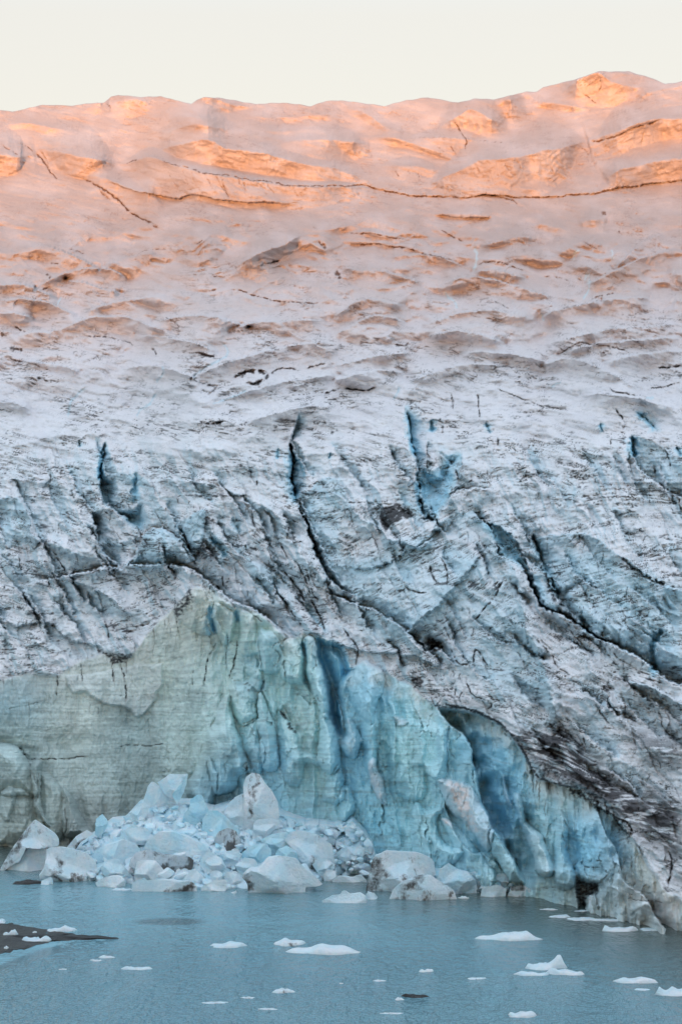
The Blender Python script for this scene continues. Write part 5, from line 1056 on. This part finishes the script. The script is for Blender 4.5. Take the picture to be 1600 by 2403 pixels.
while nsmall < 245 and tries < 40000:
    tries += 1
    z = rg.random()
    if z < .74: x = rg.uniform(200, 885)
    else: x = rg.uniform(1010, 1240)
    yt_ = np.interp(x, tx[:, 0], tx[:, 1]) + 4; yb_ = np.interp(x, hx, hy1) - 1
    if yb_ - yt_ < 8: continue
    y = yt_ + (yb_ - yt_) * rg.random()
    r_ = rg.choice((5, 7, 8, 10, 12, 14, 17, 21, 26)) * (1.0 if y > 1990 else .85)
    if any((x - a_) ** 2 + (y - b_) ** 2 < (.62 * (r_ + c_)) ** 2 for a_, b_, c_ in placed): continue
    placed.append((x, y, r_)); d = float(heap_d(x, y)) - 1.6
    o = bpy.data.objects.new('ice_lump', rg.choice(CM)); COL.objects.link(o)
    s_ = r_ * 2 * d / F; o.scale = (s_ * rg.uniform(.85, 1.3), s_, s_ * rg.uniform(.7, 1.05)); o.rotation_euler = (rg.uniform(-.5, .5), rg.uniform(-.5, .5), rg.uniform(0, 6.28))
    o.location = ((x - CX) * d / F, d, HC - (y - HY) * d / F - .2 * s_)
    big_ = 'large' if r_ > 12 else 'small'
    if x > 1000: lab, gr = big_ + ' pale ice lump on the low rubble heap at the blue wall foot', 'ice lumps on the low rubble heap'
    elif y < 1950: lab, gr = big_ + ' pale ice lump high on the fallen heap close to the cliff', 'ice lumps high on the fallen heap'
    elif y < 2010: lab, gr = big_ + ' pale ice lump halfway down the fallen heap', 'ice lumps halfway down the fallen heap'
    else: lab, gr = big_ + ' white ice lump near the water edge of the fallen heap', 'ice lumps at the water edge of the heap'
    setp(o, label=lab, category='ice lump', group=gr + ', ' + big_); nsmall += 1

# ------------------------------------------------------------------ floes adrift on the lake
def floe(x0, x1, y0, y1, label, mt=ICEW, seed=0, knobs=(), name='ice_floe', cat='ice floe', z0=0.0, asp=None, thick=None):
    rg = np.random.RandomState(seed + 500)
    xm = (x0 + x1) / 2; hp_ = y1 - y0; d1 = (HC - z0) * F / (y1 - HY)
    wd_ = (x1 - x0) * d1 / F
    h_ = thick or max(.12, .55 * hp_ * d1 / F)
    ln = max(.35 * wd_, (hp_ * .5) * d1 * d1 / (F * HC)) if asp is None else asp * wd_
    ln = min(ln, wd_ * .8)
    n_ = 36; rings = 7; ph = rg.uniform(0, 6.28, 4); vs = []; fs = []
    rr = []
    for i in range(n_):
        a_ = 2 * math.pi * i / n_
        rr.append(1 + .13 * math.sin(2 * a_ + ph[0]) + .10 * math.sin(3 * a_ + ph[1]) + .07 * math.sin(5 * a_ + ph[2]) + rg.normal(0, .03))
    for r_ in range(rings):
        rho = 1 - r_ / rings
        for i in range(n_):
            a_ = 2 * math.pi * i / n_; x_ = math.cos(a_) * rr[i] * rho * wd_ / 2; y_ = math.sin(a_) * rr[i] * rho * ln / 2
            z_ = h_ * (1 - rho ** 5) ** .6 * (.62 + .28 * math.sin(x_ / wd_ * 7 + ph[3]) + .16 * math.sin(x_ / wd_ * 17 + ph[2]) + .12 * math.sin(y_ / ln * 6 + ph[1])) + rg.normal(0, .02) * (r_ > 0)
            for kx, kh in knobs: z_ += kh * h_ * math.exp(-((x_ / wd_ - kx) / .09) ** 2 - (y_ / ln / .3) ** 2)
            vs.append((x_, y_, z_ if r_ else -.02 * h_))
    vs.append((0, 0, h_ * .8 + sum(kh * h_ * math.exp(-(kx / .09) ** 2) for kx, kh in knobs)))
    for i in range(n_): vs.append((vs[i][0] * .9, vs[i][1] * .9, -.6))
    for r_ in range(rings - 1):
        for i in range(n_): fs.append((r_ * n_ + i, r_ * n_ + (i + 1) % n_, (r_ + 1) * n_ + (i + 1) % n_, (r_ + 1) * n_ + i))
    for i in range(n_): fs.append(((rings - 1) * n_ + i, (rings - 1) * n_ + (i + 1) % n_, rings * n_))
    b_ = rings * n_ + 1
    for i in range(n_): fs.append((i, b_ + i, b_ + (i + 1) % n_, (i + 1) % n_))
    fs.append(tuple(b_ + i for i in reversed(range(n_))))
    o = newobj(name, vs, fs, mt, loc=((xm - CX) * d1 / F, d1 + ln * .45, z0))
    return setp(o, label=label, category=cat)
def fA(fr, x0, y0, x1, y1, label, **kw):
    p = P(fr, '%f,%f %f,%f' % (x0, y0, x1, y1)); floe(p[0, 0], p[1, 0], p[0, 1], p[1, 1], label, **kw)
FL = [('A', -60, 712, 28, 760, 'white block of ice stranded at the tip of the dark mudbank shore', dict(knobs=((-.1, .8),))),
 ('A', 17, 778, 78, 812, 'two-lobed small white ice piece on the dark mudbank', dict(knobs=((.3, .6),), z0=.25)),
 ('A', 215, 762, 346, 798, 'plump white floe at the outer edge of the dark mudbank', {}),
 ('A', 108, 805, 234, 845, 'rounded white slab with a dark end resting on the mudbank', {}),
 ('A', 18, 857, 40, 872, 'tiny white ice crumb on the mudbank', dict(z0=.2)),
 ('A', 150, 792, 170, 800, 'tiny ice crumb between the two white pieces on the mudbank', dict(z0=.2)),
 ('A', 960, 838, 1132, 870, 'slender flat white floe alone in mid lake', {}),
 ('A', 1262, 822, 1402, 862, 'grey-streaked white floe beside the long white one', dict(mt=ICED, knobs=((.35, .4),))),
 ('A', 1335, 846, 1650, 902, 'long white floe tapering at both ends in mid lake', dict(knobs=((-.1, .15),))),
 ('A', 448, 903, 532, 918, 'thin white floe nearest the plump floe and mudbank', {}),
 ('A', 415, 922, 468, 932, 'thread-thin sliver of ice just below the thin white floe', {}),
 ('A', 565, 951, 693, 973, 'thin flat white floe between the mudbank and the slender floe', {}),
 ('A', 1255, 1052, 1348, 1080, 'slushy grey crumbling floe near the bottom of the lake view', dict(mt=ICED, knobs=((.2, .5),))),
 ('A', 930, 1108, 1045, 1128, 'half-melted grey slush patch below the long white floe', dict(mt=ICED, thick=.08)),
 ('A', 1110, 1088, 1170, 1104, 'faint slush sliver between the grey slush patch and crumbling floe', dict(mt=ICED, thick=.07)),
 ('A', 1190, 1138, 1272, 1156, 'faint grey slush film nearest the viewer', dict(mt=ICED, thick=.05)),
 ('A', 268, 962, 312, 972, 'tiny melting sliver by the mudbank shadow', dict(mt=ICED, thick=.06)),
 ('B', 628, 797, 922, 838, 'long pale floe with two pointed knobs, out from the cliff foot', dict(knobs=((.1, .7), (.28, .9)))),
 ('B', 853, 918, 1035, 972, 'white floe with a peaked knob, uppermost of the overlapping three', dict(knobs=((.36, 1.2),))),
 ('B', 942, 960, 1126, 996, 'bumpy white floe in the middle of the overlapping three', dict(knobs=((-.3, .4), (.0, .3)))),
 ('B', 798, 974, 948, 1000, 'low flat floe, the leading one of the overlapping three', {}),
 ('B', 1246, 996, 1472, 1034, 'humped white floe with a thin dark crack', dict(knobs=((-.22, .5),))),
 ('B', 1355, 1047, 1420, 1068, 'small low floe beneath the humped floe', dict(thick=.1)),
 ('B', 1452, 1045, 1640, 1092, 'knobbly white floe cut by the frame edge', dict(knobs=((-.42, .6), (-.1, .7)))),
 ('B', 763, 1150, 898, 1192, 'rounded white floe nearest the viewer', {}),
 ('B', 246, 1094, 292, 1112, 'small white floe touching the black one', {}),
 ('B', 360, 960, 424, 983, 'small white floe in open water between larger ones', {}),
 ('B', 580, 998, 664, 1016, 'thin dull floe in open water below the small white one', dict(thick=.1)),
 ('B', 148, 1010, 202, 1026, 'faint thin floe above the black one', dict(thick=.09)),
 ('B', 188, 1160, 284, 1176, 'very thin clear floe beneath the black one', dict(thick=.04)),
 ('B', 1198, 762, 1370, 796, 'low white floe hugging the dark cliff foot', dict(knobs=((-.42, .6),))),
 ('B', 1370, 765, 1480, 792, 'flat slush floe trailing from the low floe to the shore', dict(thick=.12)),
 ('B', 920, 683, 996, 697, 'thin ice sliver by the cliff foot', dict(thick=.1)),
 ('B', 960, 706, 1060, 732, 'broken brash floe before the cave in the dark cliff foot', dict(thick=.14)),
 ('B', 1050, 712, 1160, 746, 'larger brash floe among the broken ice by the cave', dict(thick=.16, knobs=((.1, .4),))),
 ('B', 1150, 724, 1290, 748, 'outermost brash floe of the broken ice by the cave', dict(thick=.12)),
 ('B', 1075, 690, 1140, 704, 'little brash piece touching the cliff by the cave', dict(thick=.1)),
 ('B', 540, 628, 585, 644, 'small white lump beside the domed striped berg', {}),
 ('M', 445, 965, 492, 992, 'little white cube adrift beside the great white berg', {}),
 ('N', 830, 634, 965, 658, 'low shelf of ice ahead of the long dirt-streaked block', {}),
 ('A', 1560, 1026, 1580, 1036, 'speck of ice in mid lake', dict(thick=.07)),
]
for i, (fr, x0, y0, x1, y1, lab, kw) in enumerate(FL): fA(fr, x0, y0, x1, y1, lab, seed=i, **kw)
fA('B', 283, 1079, 402, 1100, 'black silt-covered floe, the only dark one in the lake', seed=91, mt=MUD, knobs=((.15, .3),))
fA('N', 90, 572, 310, 614, 'dark brown silt-covered floe before the cleft block', seed=92, mt=MUD, knobs=((-.2, .2),))

# mudbank on the near shore
pm = P('A', '-300,745 0,752 60,756 200,775 340,800 420,815 600,822 520,830 330,838 240,852 100,885 0,906 -300,960')
pm = catmull(pm, 4, True); ctr = pm.mean(0) + np.array([-60, 0])
vs = []; fs = []; rings = 8; n_ = len(pm)
for r_ in range(rings):
    rho = 1 - r_ / rings
    for i in range(n_):
        q = ctr + (pm[i] - ctr) * rho + np.array([rg.gauss(0, 6), rg.gauss(0, 1.6)]) * (r_ < 3)
        z_ = -.10 if r_ == 0 else .02 + .20 * (1 - rho) + rg.gauss(0, .05)
        w3 = at_water(q[0], q[1]); vs.append((w3[0], w3[1], z_))
w3 = at_water(ctr[0], ctr[1]); vs.append((w3[0], w3[1], .3))
for r_ in range(rings - 1):
    for i in range(n_): fs.append((r_ * n_ + i, r_ * n_ + (i + 1) % n_, (r_ + 1) * n_ + (i + 1) % n_, (r_ + 1) * n_ + i))
for i in range(n_): fs.append(((rings - 1) * n_ + i, (rings - 1) * n_ + (i + 1) % n_, rings * n_))
bm_ = newobj('mudbank', vs, fs, MUD); setp(bm_, kind='structure')
print('glacier D', D.min(), D.max(), 'crest z', V[NY, :, 2].max(), 'lumps', nsmall, flush=True)
